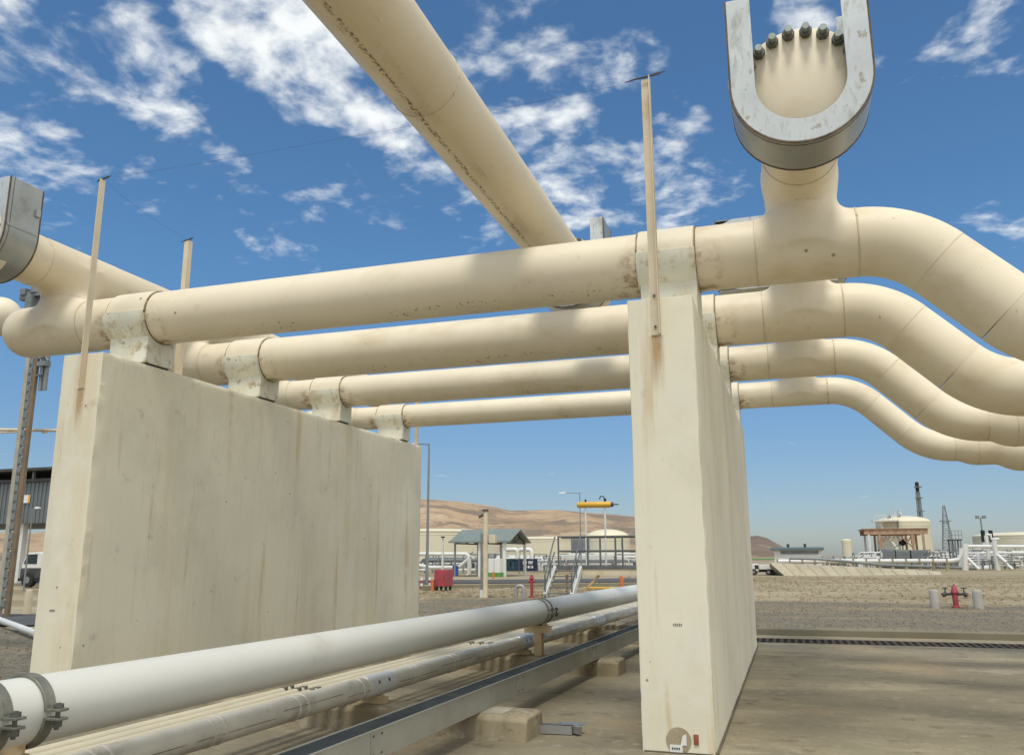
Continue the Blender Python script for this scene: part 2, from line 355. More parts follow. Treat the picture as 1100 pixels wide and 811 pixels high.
# headers along Y
HY = {'R': (6.62, 17.6), 'L': (6.95, 17.6), 'M': (-14., 12.6)}
HLAB = {'R': 'cream header pipe with bolted blind end above the overhead pipes, right of the narrow wall',
        'L': 'cream header pipe above the overhead pipes behind the left metal cover',
        'M': 'long cream header pipe passing diagonally overhead between the two walls'}
for key, (hx, hz, hr) in HEAD.items():
    h = thing('header_pipe', HLAB[key], 'pipe', (hx, 9, hz-hr), 'header pipes running above the overhead pipes')
    y0, y1 = HY[key]
    if key == 'M':
        m = MB(); m.tube([(hx, y0+(y1-y0)*k/60, hz) for k in range(61)], hr, 56, True); m.build('pipe_run', HEADER, h)
        f = None
        m = MB(); m.ring((hx, 2.1, hz), (0, 1, 0), hr, .005); m.ring((hx, 6.05, hz), (0, 1, 0), hr, .006); m.split('weld_bead', WELD, h)
        m = MB(); n = 8; a0, a1 = R_(-91), R_(-99)          # dirty longitudinal seam under the pipe
        for k in range(61):
            for q in range(n+1):
                a = a0+(a1-a0)*q/n; m.v.append((hx+(hr+.003)*math.cos(a), -1.5+11.5*k/60, hz+(hr+.003)*math.sin(a)))
        m.f = [(k*(n+1)+q, k*(n+1)+q+1, (k+1)*(n+1)+q+1, (k+1)*(n+1)+q) for k in range(60) for q in range(n)]
        m.build('seam_stain', SEAMD, h, smooth=180)
        m = MB(); n = 10
        for k in range(41):
            for q in range(n+1):
                a = R_(-70-50*q/n); m.v.append((hx+(hr+.0045)*math.cos(a), -1+10*k/40, hz+(hr+.0045)*math.sin(a)))
        m.f = [(k*(n+1)+q, k*(n+1)+q+1, (k+1)*(n+1)+q+1, (k+1)*(n+1)+q) for k in range(40) for q in range(n)]
        m.build('grime_stain', GRIME, h, smooth=180)
        for fy in (11.17, 11.29):
            m = MB(); m.cyl((hx, fy-.05, hz), (hx, fy+.05, hz), .46, seg=48); m.build('flange', HEADER, h)
        m = MB()
        for k in range(20):
            a = 2*math.pi*(k+.5)/20; c = (hx+.40*math.cos(a), hz+.40*math.sin(a))
            m.cyl((c[0], 10.98, c[1]), (c[0], 11.44, c[1]), .026, seg=8); m.cyl((c[0], 11.06, c[1]), (c[0], 11.118, c[1]), .048, seg=6)
        m.split('flange_bolt', BOLT, h)
    else:
        ys = [y0+.16]+[q for (Y, z, r) in PIPES for q in (Y-.62, Y+.62)]+[y1]
        for k in range(0, len(ys), 2): m = MB(); m.tube([(hx, ys[k]-.05, hz), (hx, ys[k+1]+.05, hz)], hr, 48, k == len(ys)-2); m.build('pipe_run', HEADER, h)
        for (Y, z, r) in PIPES:
            f = tee_field(hx, hz, hr+.003, Y, z, r+.003)
            m = sdf_mesh(f, (hx-.62, Y-.62, SPLIT-.03), (hx+.62, Y+.62, hz+hr+.1), .03)
            m.build('tee', HEADER if key == 'L' else CREAM, h, smooth=60)
        # blind flange and its mating flange, each a disc with a raised edge
        m = MB(); m.tube([(hx, y0, hz), (hx, y0+.008, hz), (hx, y0+.10, hz), (hx, y0+.108, hz)], [.478, .49, .49, .478], 64); m.build('blind_flange', CREAM, h)
        m = MB(); m.tube([(hx, y0+.118, hz), (hx, y0+.22, hz), (hx, y0+.40, hz)], [.49, .49, hr+.02], 64); m.build('flange', CREAM, h)
        for k in range(20):
            a = 2*math.pi*(k+.5)/20; c = (hx+.435*math.cos(a), hz+.435*math.sin(a))
            m = MB(); m.cyl((c[0], y0-.118, c[1]), (c[0], y0+.30, c[1]), .029, seg=12); b = m.build('flange_stud', BOLTT, h)
            m = MB(); m.cyl((c[0], y0-.058, c[1]), (c[0], y0-.001, c[1]), .050, seg=6)
            m.cyl((c[0], y0+.222, c[1]), (c[0], y0+.275, c[1]), .050, seg=6); m.split('hex_nut', BOLT, b)

# U-shaped sheet metal covers around the flanges
def u_line(R, top, cz, n=24):
    pts = [(-R, top), (-R, cz+(top-cz)*.5)]
    pts += [(R*math.cos(a), cz+R*math.sin(a)) for a in [math.pi+math.pi*k/n for k in range(n+1)]]
    return pts+[(R, cz+(top-cz)*.5), (R, top)]
def flange_cover(label, hx, cz, y0, y1, Ro, Ri, top):
    c = thing('flange_cover', label, 'metal cover', (hx, (y0+y1)/2, cz-Ro), 'sheet metal covers around the pipe flanges')
    fn = lambda u, v, t: Vector((hx+u, t, v))
    m = MB(); m.strip(u_line(Ro-.004, top, cz), u_line(Ri, top, cz), fn, y0, y0+.012); m.build('front_plate', GALV, c, bevel=.002)
    m = MB(); m.strip(u_line(Ro-.004, top, cz), u_line(Ri, top, cz), fn, y1-.012, y1); m.build('back_plate', GALV, c, bevel=.002)
    m = MB(); m.strip(u_line(Ro+.006, top, cz), u_line(Ro-.002, top, cz), fn, y0+.016, y1-.016); m.build('side_band', GALVD, c)
    m = MB(); m.strip(u_line(Ro+.010, top, cz), u_line(Ro-.003, top, cz), fn, y0-.003, y0+.014)
    m.strip(u_line(Ro+.010, top, cz), u_line(Ro-.003, top, cz), fn, y1-.014, y1+.003)
    m.strip(u_line(Ro+.0085, top, cz), u_line(Ro-.003, top, cz), fn, y0+.055, y0+.062); m.split('edge_trim', EDGE, c)
    m = MB()
    for sx in (-1, 1):
        m.box((hx+sx*(Ro+.008), (y0+y1)/2, cz+.03), (.012, y1-y0-.04, .03))
        m.box((hx+sx*(Ro+.016), y1-.06, cz+.30), (.03, .06, .09)); 
    m.split('latch_strap', GALVD, c)
    return c
flange_cover('open-topped grey metal cover around the blind flange, at the top right of the frame', .335, 5.345, 6.50, 7.02, .545, .350, 6.16)
flange_cover('grey metal cover with a rounded bottom, cut by the left edge of the frame', -9.02, 5.44, 6.955, 7.43, .51, .345, 6.06)
flange_cover('grey metal cover behind the nearest overhead pipe, at the end of the diagonal header', -2.757, 5.58, 11.0, 11.55, .545, .36, 6.31)
def box_cover(label, x0, x1, y0, y1, z0, z1, hx, hz, hr):
    c = thing('flange_cover', label, 'metal cover', ((x0+x1)/2, (y0+y1)/2, z0), 'sheet metal covers around the pipe flanges')
    for nm, ya in (('front_plate', y0), ('back_plate', y1-.012)):
        n = 32; out = []; inn = []
        for k in range(n):
            a = 2*math.pi*k/n; dx, dz = math.cos(a), math.sin(a)
            t = min(((x1-hx) if dx > 0 else (x0-hx))/dx if abs(dx) > 1e-6 else 9e9, ((z1-hz) if dz > 0 else (z0-hz))/dz if abs(dz) > 1e-6 else 9e9)
            out.append((hx+dx*t, hz+dz*t)); inn.append((hx+dx*(hr+.01), hz+dz*(hr+.01)))
        m = MB(); m.strip(out, inn, lambda u, v, t: Vector((u, t, v)), ya, ya+.012, True); m.build(nm, GALV, c)
    m = MB(); m.bb(x0, x0+.01, y0+.014, y1-.014, z0, z1); m.bb(x1-.01, x1, y0+.014, y1-.014, z0, z1)
    m.bb(x0+.012, x1-.012, y0+.014, y1-.014, z0, z0+.01); m.bb(x0+.012, x1-.012, y0+.014, y1-.014, z1-.01, z1); m.build('side_band', GALVD, c)
    m = MB()
    for xx in (x0-.004, x1-.006): m.bb(xx, xx+.010, y0-.006, y0+.016, z0-.004, z1+.004)
    m.split('edge_trim', EDGE, c)
    return c
box_cover('grey box-shaped metal cover peeking out behind the nearest overhead pipe, right of the narrow wall', -.71, .95, 11.5, 12.0, 5.2, 6.24, .34, 5.7, .1)

# concrete walls
FOOT = mat('foot_dirt', (.13, .105, .068), .95, var=.25, scale=2)
def wall(label, x0, x1):
    w = thing('concrete_wall', label, 'wall', ((x0+x1)/2, WY0, 0), 'tall concrete walls carrying the pipes')
    m = MB(); m.bb(x0, x1, WY0, WY1, -.3, WTOP); o = m.build('wall_body', WALLM, w)
    bm = bmesh.new(); bm.from_mesh(o.data); bmesh.ops.subdivide_edges(bm, edges=bm.edges, cuts=70, use_grid_fill=True)
    bm.normal_update(); lo = parent_world(w); cen = Vector(((x0+x1)/2, (WY0+WY1)/2, 2))-lo; hx = (x1-x0)/2
    for v in bm.verts:
        p = v.co+lo; edge = sum((abs(p.x-x0) < 1e-4 or abs(p.x-x1) < 1e-4, abs(p.y-WY0) < 1e-4 or abs(p.y-WY1) < 1e-4, abs(p.z-WTOP) < 1e-4))
        n = mnoise.noise(p*.9)*.005+mnoise.noise(p*3.1)*.002
        d = Vector(v.normal)*n*(0 if p.y < WY0+1e-4 and edge < 2 else 1)
        if edge >= 2:
            c = max(0, mnoise.noise(p*4.3+Vector((7, 3, 1)))-.12)*.03+abs(mnoise.noise(p*9.))*.006+.004
            d += -Vector(v.normal)*c
        v.co += d
    bm.to_mesh(o.data); bm.free(); o.data.shade_smooth(); o.data.set_sharp_from_angle(angle=R_(50))
    b = o.modifiers.new('edge', 'BEVEL'); b.width = .014; b.segments = 2; b.limit_method = 'ANGLE'; b.angle_limit = R_(60)
    m = MB(); m.bb(x1-.004, x1+.022, WY0+.02, WY1-.02, -.01, .014); m.bb(x0+.02, x1-.02, WY0-.016, WY0+.004, -.01, .010); m.split('base_joint', FOOT, w); return w
w1 = wall('long pale concrete wall on the left, its broad stained side in view', *WALLX[0])
w2 = wall('tall narrow-looking pale concrete wall right of centre, seen nearly end-on', *WALLX[1])
m = MB(); m.cyl((-1.0, WY0-.004, .10), (-1.0, WY0+.01, .10), .105, seg=28); m.build('bare_patch', CONC, w2)
m = MB(); m.bb(-1.075, -.97, WY0-.012, WY0-.005, -.0, .065); m.prism([(-.985, .065), (-.935, .065), (-.935, .155), (-.965, .14)], lambda u, v, t: Vector((u, t, v)), WY0-.010, WY0-.005); m.build('paper_tag', PAPER, w2)
m = MB()
for k in range(5): m.box((-1.052+.014*k, WY0-.0135, .038), (.009, .002, .014 if k % 2 else .018))
m.build('tag_writing', BLACK, w2)
m = MB(); m.bb(-.875, -.835, WY0-.012, WY0+.005, .075, .155); m.build('metal_plate', mat('copper_brown', (.30, .10, .06), .6, .2, var=.3, scale=20), w2)
for w, x, z in ((w1, -7.83, 1.05), (w2, -1.0, 1.03)):
    m = MB()
    for k in range(5): m.box((x+.016*k, WY0-.002, z), (.011, .003, .018+.006*(k % 2)))
    m.build('stencil_mark', mat('faded_stencil_paint', (.25, .24, .23), .8), w)
# rust run-off under each post belongs to the wall
def stain_material(name, col):
    m = bpy.data.materials.new(name); m.use_nodes = True; nt = m.node_tree; b = nt.nodes['Principled BSDF']; b.inputs['Roughness'].default_value = .85
    tc = N(nt, 'ShaderNodeTexCoord'); sp = N(nt, 'ShaderNodeSeparateXYZ'); nt.links.new(tc.outputs['Object'], sp.inputs[0])
    ab = N(nt, 'ShaderNodeMath', operation='ABSOLUTE'); nt.links.new(sp.outputs['X'], ab.inputs[0])
    ax = ramp(nt, ab.outputs[0], .085, .01); az = ramp(nt, sp.outputs['Z'], -.62, -.0)
    b.inputs['Base Color'].default_value = (*col, 1)
    nt.links.new(mul(nt, mul(nt, mul(nt, ax, az), ramp(nt, noise(nt, tc.outputs['Object'], 16, 5, .6, (1, 1, .12)), .3, .62)), .8), b.inputs['Alpha'])
    return m
RUNOFF = stain_material('rust_runoff', (.55, .36, .16))
for w, x, z in ((w1, -7.725, 3.54), (w2, -1.045, 3.60)):
    m = MB(); m.add([(x-.1, WY0-.0015, z-.62), (x+.1, WY0-.0015, z-.62), (x+.1, WY0-.0015, z), (x-.1, WY0-.0015, z)], [(0, 1, 2, 3)])
    o = m.build('rust_stain', RUNOFF, w); c = Vector((x, WY0-.0015, z))-parent_world(w)
    o.data.transform(Matrix.Translation(-c)); o.location = c

# dirt washed out from the saddle edges onto the pipes
def ring_stain_material():
    m = bpy.data.materials.new('saddle_dirt'); m.use_nodes = True; nt = m.node_tree; b = nt.nodes['Principled BSDF']; b.inputs['Roughness'].default_value = .8
    tc = N(nt, 'ShaderNodeTexCoord'); sp = N(nt, 'ShaderNodeSeparateXYZ'); nt.links.new(tc.outputs['Object'], sp.inputs[0])
    ab = N(nt, 'ShaderNodeMath', operation='ABSOLUTE'); nt.links.new(sp.outputs['X'], ab.inputs[0])
    b.inputs['Base Color'].default_value = (.30, .18, .08, 1)
    lo = ramp(nt, sp.outputs['Z'], .12, -.16)
    n = ramp(nt, noise(nt, tc.outputs['Object'], 9, 6, .65, (.7, 1, 1)), .44, .68)
    nt.links.new(mul(nt, mul(nt, mul(nt, ramp(nt, ab.outputs[0], .62, .30), n), lo), .75), b.inputs['Alpha']); return m
RINGM = ring_stain_material()
for p in [o for o in COL.objects if o.name.startswith('overhead_pipe')]:
    i = PLAB.index(p['label']); Y, z, r = PIPES[i]
    for wx0, wx1 in WALLX:
        xc = (wx0+wx1)/2; m = MB(); m.tube([(xc+(k-10)*.06, Y, z) for k in range(21)], r+.0045, 56, False)
        o = m.build('dirt_stain', RINGM, p); c = Vector((xc, Y, z))-parent_world(p); o.data.transform(Matrix.Translation(-c)); o.location = c
def speck_material():
    m = bpy.data.materials.new('rust_speck'); m.use_nodes = True; nt = m.node_tree; b = nt.nodes['Principled BSDF']; b.inputs['Roughness'].default_value = .85
    tc = N(nt, 'ShaderNodeTexCoord'); b.inputs['Base Color'].default_value = (.19, .11, .045, 1)
    n1 = ramp(nt, noise(nt, tc.outputs['Object'], 26, 4, .6), .60, .68); n2 = ramp(nt, noise(nt, tc.outputs['Object'], 1.6, 3, .6), .46, .62)
    nt.links.new(mul(nt, mul(nt, n1, n2), .85), b.inputs['Alpha']); return m
SPECK = speck_material()
for p in [o for o in COL.objects if o.name.startswith('overhead_pipe')]:
    Y, z, r = PIPES[PLAB.index(p['label'])]
    m = MB(); n = 14; vs = []
    for k in range(41):
        for q in range(n+1):
            a = R_(-62-66*q/n); vs.append((-7+5.6*k/40, Y+(r+.003)*math.cos(a), z+(r+.003)*math.sin(a)))
    m.add(vs, [(k*(n+1)+q, k*(n+1)+q+1, (k+1)*(n+1)+q+1, (k+1)*(n+1)+q) for k in range(40) for q in range(n)])
    m.build('rust_specks', SPECK, p, smooth=180)
# saddles
SLAB_ = ['nearest', 'second', 'third', 'farthest']
for wi, (wx0, wx1) in enumerate(WALLX):
    xc = (wx0+wx1)/2
    for i, (Y, z, r) in enumerate(PIPES):
        lab = 'stained white saddle on the %s under the %s overhead pipe' % (('broad left wall', 'narrow wall right of centre')[wi], ('nearest', 'second', 'third', 'farthest')[i])
        s = thing('pipe_saddle', lab, 'pipe saddle', (xc, Y, WTOP), 'pipe saddles on the concrete walls')
        fn = lambda u, v, t: Vector((t, Y+u, z+v))
        arc = lambda rr, a0, a1, n: [(rr*math.cos(R_(a0+(a1-a0)*k/n)), rr*math.sin(R_(a0+(a1-a0)*k/n))) for k in range(n+1)]
        hw = .30 if wi == 0 else .295
        m = MB(); m.strip(arc(r+.022, -20, 200, 44), arc(r-.002, -20, 200, 44), fn, xc-hw+.012, xc+hw-.012); m.build('collar', CREAM, s, bevel=.003)
        m = MB(); m.strip(arc(r+.05, 178, 362, 36), arc(r-.004, 178, 362, 36), fn, xc-hw, xc+hw); m.build('cradle', SHOEW, s, bevel=.004)
        bw = .225*r/.335+.02; zt = math.sqrt(max(.001, (r+.03)**2-bw*bw))
        m = MB(); prof = [(-bw, WTOP+.028-z), (bw, WTOP+.028-z), (bw, -zt), (bw*.5, -r-.01), (-bw*.5, -r-.01), (-bw, -zt)]
        m.prism(prof, fn, xc-hw+.02, xc+hw-.004); m.build('base_block', SHOEW, s, bevel=.008)
        m = MB(); m.bb(xc-hw+.05, xc+hw-.035, Y-bw+.05, Y+bw-.05, WTOP-.0, WTOP+.03); m.build('shadow_gap_pad', PAD, s)  # near-black pad, its colour painting the shadow gap under the block
        m = MB()
        for e in (-1, 1): m.strip(arc(r+.012, 0, 360, 56)[:-1], arc(r-.002, 0, 360, 56)[:-1], fn, xc+e*(hw+.001)-.006, xc+e*(hw+.001)+.006, True)
        m.split('sealant_joint', SEAL, s)
        m = MB(); m.strip(arc(r+.032, -3.5, 1.9, 4), arc(r+.004, -3.5, 1.9, 4), fn, xc-hw-.002, xc+hw+.002); m.strip(arc(r+.032, 178.2, 183.5, 4), arc(r+.004, 178.2, 183.5, 4), fn, xc-hw-.002, xc+hw+.002); m.split('dirt_ledge', SEAL, s)

# angle posts with crossbars and the wire strung between them
def angle_post(label, x, y, z0, z1, side, da=.2, db=.2):
    p = thing('angle_post', label, 'post', (x, y, z0), 'slim angle posts bolted to the walls')
    m = MB()
    if side == 'front': m.bb(x-.045, x+.045, y-.012, y-.003, z0, z1); m.bb(x+.036, x+.045, y-.085, y-.012, z0, z1)
    else: m.bb(x-.012, x-.003, y-.045, y+.045, z0, z1); m.bb(x-.075, x-.012, y-.045, y-.036, z0, z1)
    m.build('angle_bar', BEIGE2, p)
    m = MB()
    for dz in (.08, .38):
        if side == 'front': m.cyl((x-.004, y-.024, z0+dz), (x-.004, y-.010, z0+dz), .013, seg=6)
        else: m.cyl((x-.024, y, z0+dz), (x-.010, y, z0+dz), .013, seg=6)
    m.split('bolt', BOLT, p)
    m = MB()
    m.tube([(x-da, y-.05, z1-.02), (x-da*.5, y-.05, z1-.004), (x, y-.04, z1+.008), (x+db*.5, y-.05, z1+.010), (x+db, y-.05, z1+.03)], [.004, .008, .010, .008, .004], 6)
    m.bar((x+db*.3, y-.05, z1+.008), (x+db*.75, y-.05, z1+.018), .014, .02)
    m.build('crossbar', WIREM, p)
    return p
BEIGE2 = mat('angle_post_paint', (.68, .58, .42), .6, var=.1, scale=3, layers=[((.36, .22, .1), .6, 5, .58, .72, (1, 1, .2))])
angle_post('slim beige angle post on the end of the broad left wall, wire at its top', -7.72, WY0, 3.545, 6.13, 'front', .04, .17)
angle_post('slim beige angle post on the end of the narrow wall, dark crossbar at its top', -1.045, WY0, 3.60, 6.21, 'front')
angle_post('slim pale post rising behind the nearest overhead pipe at the left wall', -8.03, 9.56, 3.3, 6.14, 'side', .13, .08)
angle_post('slim pale post at the far end of the broad left wall under the thinnest pipe', -7.62, WY1+.10, 3.3, 5.2, 'front')
def wire(label, a, b, sag):
    a, b = Vector(a), Vector(b); m = MB()
    m.tube([a.lerp(b, k/24)-Vector((0, 0, sag*4*(k/24)*(1-k/24))) for k in range(25)], .0011, 5)
    tag(m.build('overhead_wire', WIREM, loc=a), label, 'wire')
wire('thin wire from the left wall end post to the pale post behind', (-7.65, WY0-.05, 6.11), (-8.0, 9.5, 6.12), .05)
wire('thin wire crossing the sky from the narrow wall post towards the left wall', (-1.31, WY0-.05, 6.17), (-7.5, WY0-.05, 6.13), .03)

# ------------------------------------------------------------------ ground level piping (turned 2 degrees to the walls)
GA = R_(2)
def g(x, y, z): return Vector((x*math.cos(GA)+y*math.sin(GA), -x*math.sin(GA)+y*math.cos(GA), z))
BX, BZ, BR_ = -4.0, .824, .173
m = MB(); m.tube([g(BX, y*.75, BZ) for y in range(-8, 50)], BR_, 48)
t = thing('ground_pipe', 'thick white pipe running low past the left wall between the two walls', 'pipe', g(BX, 6, BZ-BR_))
m.build('pipe_run', WHITEP, t)
m = MB()
for y in (16.3, 25): m.ring(g(BX, y, BZ), g(0, 1, 0), BR_, .004)
m.split('weld_bead', mat('white_weld', (.5, .48, .42), .6), t)
IX, IZ, IR = -4.25, .385, .099
t = thing('insulated_pipe', 'grey metal-clad insulated pipe low beside the thick white pipe', 'pipe', g(IX, 6, IZ-IR))
m = MB(); m.tube([g(IX, y*.75, IZ) for y in range(-8, 50)], IR, 32); m.build('cladding', CLAD, t)
m = MB(); y = 4.25
while y < 22:
    for d in (-.06, .06): m.tube([g(IX, y+d-.012, IZ), g(IX, y+d-.008, IZ), g(IX, y+d+.008, IZ), g(IX, y+d+.012, IZ)], [IR-.001, IR+.0045, IR+.0045, IR-.001], 32, False)
    y += 1.05
m.split('band', CLAD, t)
m = MB()
for y in range(4, 22):
    a = R_(-8 if y % 3 else 14); m.box(g(IX+IR*math.cos(a), y+.5, IZ+IR*math.sin(a)), (.006, .9, .005), -GA)
m.split('lap_seam', SEAL, t)
SLY = [3.35, 7.72, 12.1, 16.4]
m = MB()
for y in SLY: m.tube([g(IX, y-.26, IZ), g(IX, y-.255, IZ), g(IX, y+.255, IZ), g(IX, y+.26, IZ)], [IR, IR+.006, IR+.006, IR], 32, False)
m.split('support_sleeve', mat('bright_sleeve', (.66, .67, .68), .35, .3, var=.05), t)
m = MB()
for y in SLY:
    for d in (-.1, .1):
        a = R_(22); c = g(IX+(IR+.006)*math.cos(a), y+d, IZ+(IR+.006)*math.sin(a)); n = g(math.cos(a), 0, 0)+Vector((0, 0, math.sin(a)))
        m.cyl(c-n*.002, c+n*.004, .017, seg=10)
m.split('rust_hole', EDGE, t)
for k, (dx, lab) in enumerate(((-4.47, 'thin cream pipe nearest the metal-clad pipe, low on the concrete sleepers'), (-4.61, 'middle of the three thin cream pipes beside the metal-clad pipe'), (-4.755, 'thin cream pipe farthest from the metal-clad pipe, under the thick white one'))):
    m = MB(); m.tube([g(dx, y*.75, .40) for y in range(-8, 50)], .045, 20)
    tag(m.build('thin_pipe', mat('thin_pipe_paint', (.62, .56, .42), .45, var=.06, layers=[((.45, .34, .2), .5, 3, .55, .75, None)]) if not k else MATS['thin_pipe_paint'], loc=g(dx, 6, .34)), lab, 'pipe', 'thin cream pipes on the sleepers')
# small pipe clips, one per thin pipe and sleeper
OR = ['near', 'middle', 'far']
for j, y in enumerate((6.95, 11.3)):
    for k, dx in enumerate((-4.47, -4.61, -4.755)):
        c = thing('pipe_clip', 'small dark clip on the %s thin pipe, %s' % (('nearest', 'middle', 'farthest')[k], ('row nearer the camera', 'row nearer the T support')[j]), 'pipe clip', g(dx, y, .40), 'small clips on the thin pipes')
        m = MB(); fn = lambda u, v, t_: g(dx+u, t_, .40+v)
        arc = [(math.cos(2*math.pi*q/20), math.sin(2*math.pi*q/20)) for q in range(20)]
        m.strip([(.052*a, .052*b) for a, b in arc], [(.044*a, .044*b) for a, b in arc], fn, y-.07, y-.03, True); m.strip([(.052*a, .052*b) for a, b in arc], [(.044*a, .044*b) for a, b in arc], fn, y+.03, y+.07, True)
        m.split('strap', CLAMPM, c)
        m = MB()
        for d in (-.05, .05): m.box(g(dx+.03, y+d, .447), (.03, .034, .012), -GA)
        m.split('clip_lug', CLAMPM, c)
# concrete sleepers
for i, (y, xe, lab) in enumerate(((SLY[0], -2.55, 'concrete sleeper nearest the camera, mostly out of frame under the low pipes'), (SLY[1], -2.60, 'largest concrete sleeper in view, its worn end beside a metal offcut'), (SLY[2], -2.78, 'concrete sleeper midway along the cable tray, under the beige T support'), (SLY[3], -2.85, 'farthest concrete sleeper, half hidden by the narrow wall'))):
    s = thing('concrete_sleeper', lab, 'sleeper', g(xe-2, y, 0), 'concrete sleepers under the low pipes')
    m = MB(); y0, y1 = y-.25, y+.25; x0, x1 = xe-3.6, xe
    prof = [(y0, -.05), (y1, -.05), (y1, .175), (y1-.04, .213), (y0+.04, .213), (y0, .175)]
    vs = [];
    for xx in (x0, x1-.05, x1):
        k = 0 if xx < x1-.01 else .02
        for u, v in prof: vs.append(g(xx, u+(k if u < y else -k), v-(k if v > .1 else 0)))
    fs = [tuple(range(6))[::-1], tuple(range(12, 18))]+[(a*6+q, a*6+(q+1) % 6, a*6+6+(q+1) % 6, a*6+6+q) for a in (0, 1) for q in range(6)]
    m.add(vs, fs); m.build('sleeper_body', CONC, s, bevel=.012)
    m = MB(); m.box(g(xe-.42, y, .2155), (.34, .34, .006), -GA); m.build('packing_plate', mat('pale_grout', (.46, .41, .32), .9, var=.15, scale=6) if i == 0 else MATS['pale_grout'], s)
    # low stool carrying the clad and thin pipes
    if i:
        q = thing('pipe_stool', 'low brown steel stool under the metal-clad pipe on the %s' % ('largest sleeper', 'sleeper with the beige T support', 'farthest sleeper')[i-1], 'pipe support', g(IX-.25, y, .213), 'low stools under the thin pipes')
        m = MB(); m.box(g(IX-.25, y, .245), (.74, .10, .06), -GA); m.build('base_beam', BEIGE, q)
        m = MB(); m.box(g(IX, y, .279), (.14, .12, .016), -GA); m.box(g(-4.61, y, .312), (.44, .09, .07), -GA); m.build('top_plate', BEIGE, q)
# T supports under the thick pipe
for i, y in enumerate((SLY[0], SLY[2])):
    s = thing('pipe_support', ('beige steel T support under the clamped near end of the thick white pipe', 'rust-streaked beige T support holding the thick white pipe in mid view')[i], 'pipe support', g(BX, y, .21), 'beige T supports under the thick white pipe')
    m = MB(); w = .115
    m.box(g(BX, y-.055, .37), (w, .009, .31), -GA); m.box(g(BX, y+.055, .37), (w, .009, .31), -GA); m.box(g(BX, y, .37), (.009, .1, .31), -GA); m.build('post', BEIGE, s)
    m = MB(); m.box(g(BX, y-.05, .575), (.42, .008, .10), -GA); m.box(g(BX, y, .529), (.42, .10, .008), -GA); m.box(g(BX, y, .621), (.42, .12, .008), -GA); m.build('cross_beam', BEIGE, s)
    m = MB(); m.box(g(BX, y, .6305), (.24, .22, .010), -GA)
    for sx in (-1, 1): m.box(g(BX+sx*.09, y, .652), (.012, .2, .06), -GA, )
    m.build('shoe', BEIGE, s)
# clamps round the thick pipe
def pipe_clamp(label, y, wd, thin=False):
    c = thing('pipe_clamp', label, 'pipe clamp', g(BX, y, BZ-BR_-.02), 'steel clamps on the thick white pipe')
    fn = lambda u, v, t_: g(BX+u, t_, BZ+v)
    arc = lambda rr, a0, a1: [(rr*math.cos(R_(a0+(a1-a0)*k/30)), rr*math.sin(R_(a0+(a1-a0)*k/30))) for k in range(31)]
    gap = 5
    m = MB(); m.strip(arc(BR_+.017, gap, 180-gap), arc(BR_+.001, gap, 180-gap), fn, y-wd, y+wd); m.build('upper_strap', CLAMPM, c, bevel=.003)
    m = MB(); m.strip(arc(BR_+.017, 180+gap, 360-gap), arc(BR_+.001, 180+gap, 360-gap), fn, y-wd, y+wd); m.build('lower_strap', CLAMPM, c, bevel=.003)
    for sx in (-1, 1):
        lg = MB()
        for dz in (.022, -.022): lg.box(g(BX+sx*(BR_+.052), y, BZ+dz), (.10, wd*2, .014), -GA)
        l = lg.build('lug', CLAMPM, c, bevel=.003)
        m = MB(); bx = BX+sx*(BR_+.062)
        m.cyl(g(bx, y, BZ-.075), g(bx, y, BZ+.055), .012, seg=10); m.cyl(g(bx, y, BZ+.030), g(bx, y, BZ+.05), .026, seg=6); m.cyl(g(bx, y, BZ-.062), g(bx, y, BZ-.030), .026, seg=6)
        m.build('bolt', BOLT, l)
    return c
pipe_clamp('steel strap clamp with bolted lugs, second from the left edge on the thick white pipe', 3.50, .032)
pipe_clamp('steel strap clamp on the thick white pipe, cut by the left edge', 3.25, .032)
pipe_clamp('thin double clamp on the thick white pipe above the beige T support', 12.02, .014)
pipe_clamp('second thin band of the clamp pair above the beige T support', 12.22, .014)
# cable tray
TX0, TX1, TZ0, TZ1 = -3.26, -3.06, .222, .425
t = thing('cable_tray', 'long grey metal cable tray with a dark recessed lid, resting on the sleepers', 'cable tray', g(-3.13, 8, TZ0))
ya, yb = -5, 24
def gb(m, x0, x1, y0, y1, z0, z1): m.box(g((x0+x1)/2, (y0+y1)/2, (z0+z1)/2), (x1-x0, y1-y0, z1-z0), -GA)
m = MB(); gb(m, TX1-.006, TX1, ya, yb, TZ0, TZ1); gb(m, TX0, TX0+.006, ya, yb, TZ0, TZ1); gb(m, TX0+.006, TX1-.006, ya, yb, TZ0, TZ0+.006)
gb(m, TX1, TX1+.012, ya, yb, TZ1-.008, TZ1+.002); gb(m, TX0-.006, TX0, ya, yb, TZ1-.008, TZ1+.002); m.build('channel', TRAYM, t)
m = MB(); gb(m, TX0+.007, TX1-.007, ya, yb, TZ1-.012, TZ1-.004); m.build('lid', TRAYD, t)
m = MB()
for y in (5.6, 8.62, 11.65, 14.7):
    gb(m, TX1+.0005, TX1+.004, y-.09, y+.09, TZ0+.01, TZ1-.012)
m.split('splice_plate', TRAYM, t)
m = MB()
for y in (5.6, 8.62, 11.65, 14.7):
    for d in (-.06, .06):
        for z in (.26, .385): m.cyl(g(TX1+.003, y+d, z), g(TX1+.012, y+d, z), .008, seg=6)
m.split('bolt', BOLT, t)
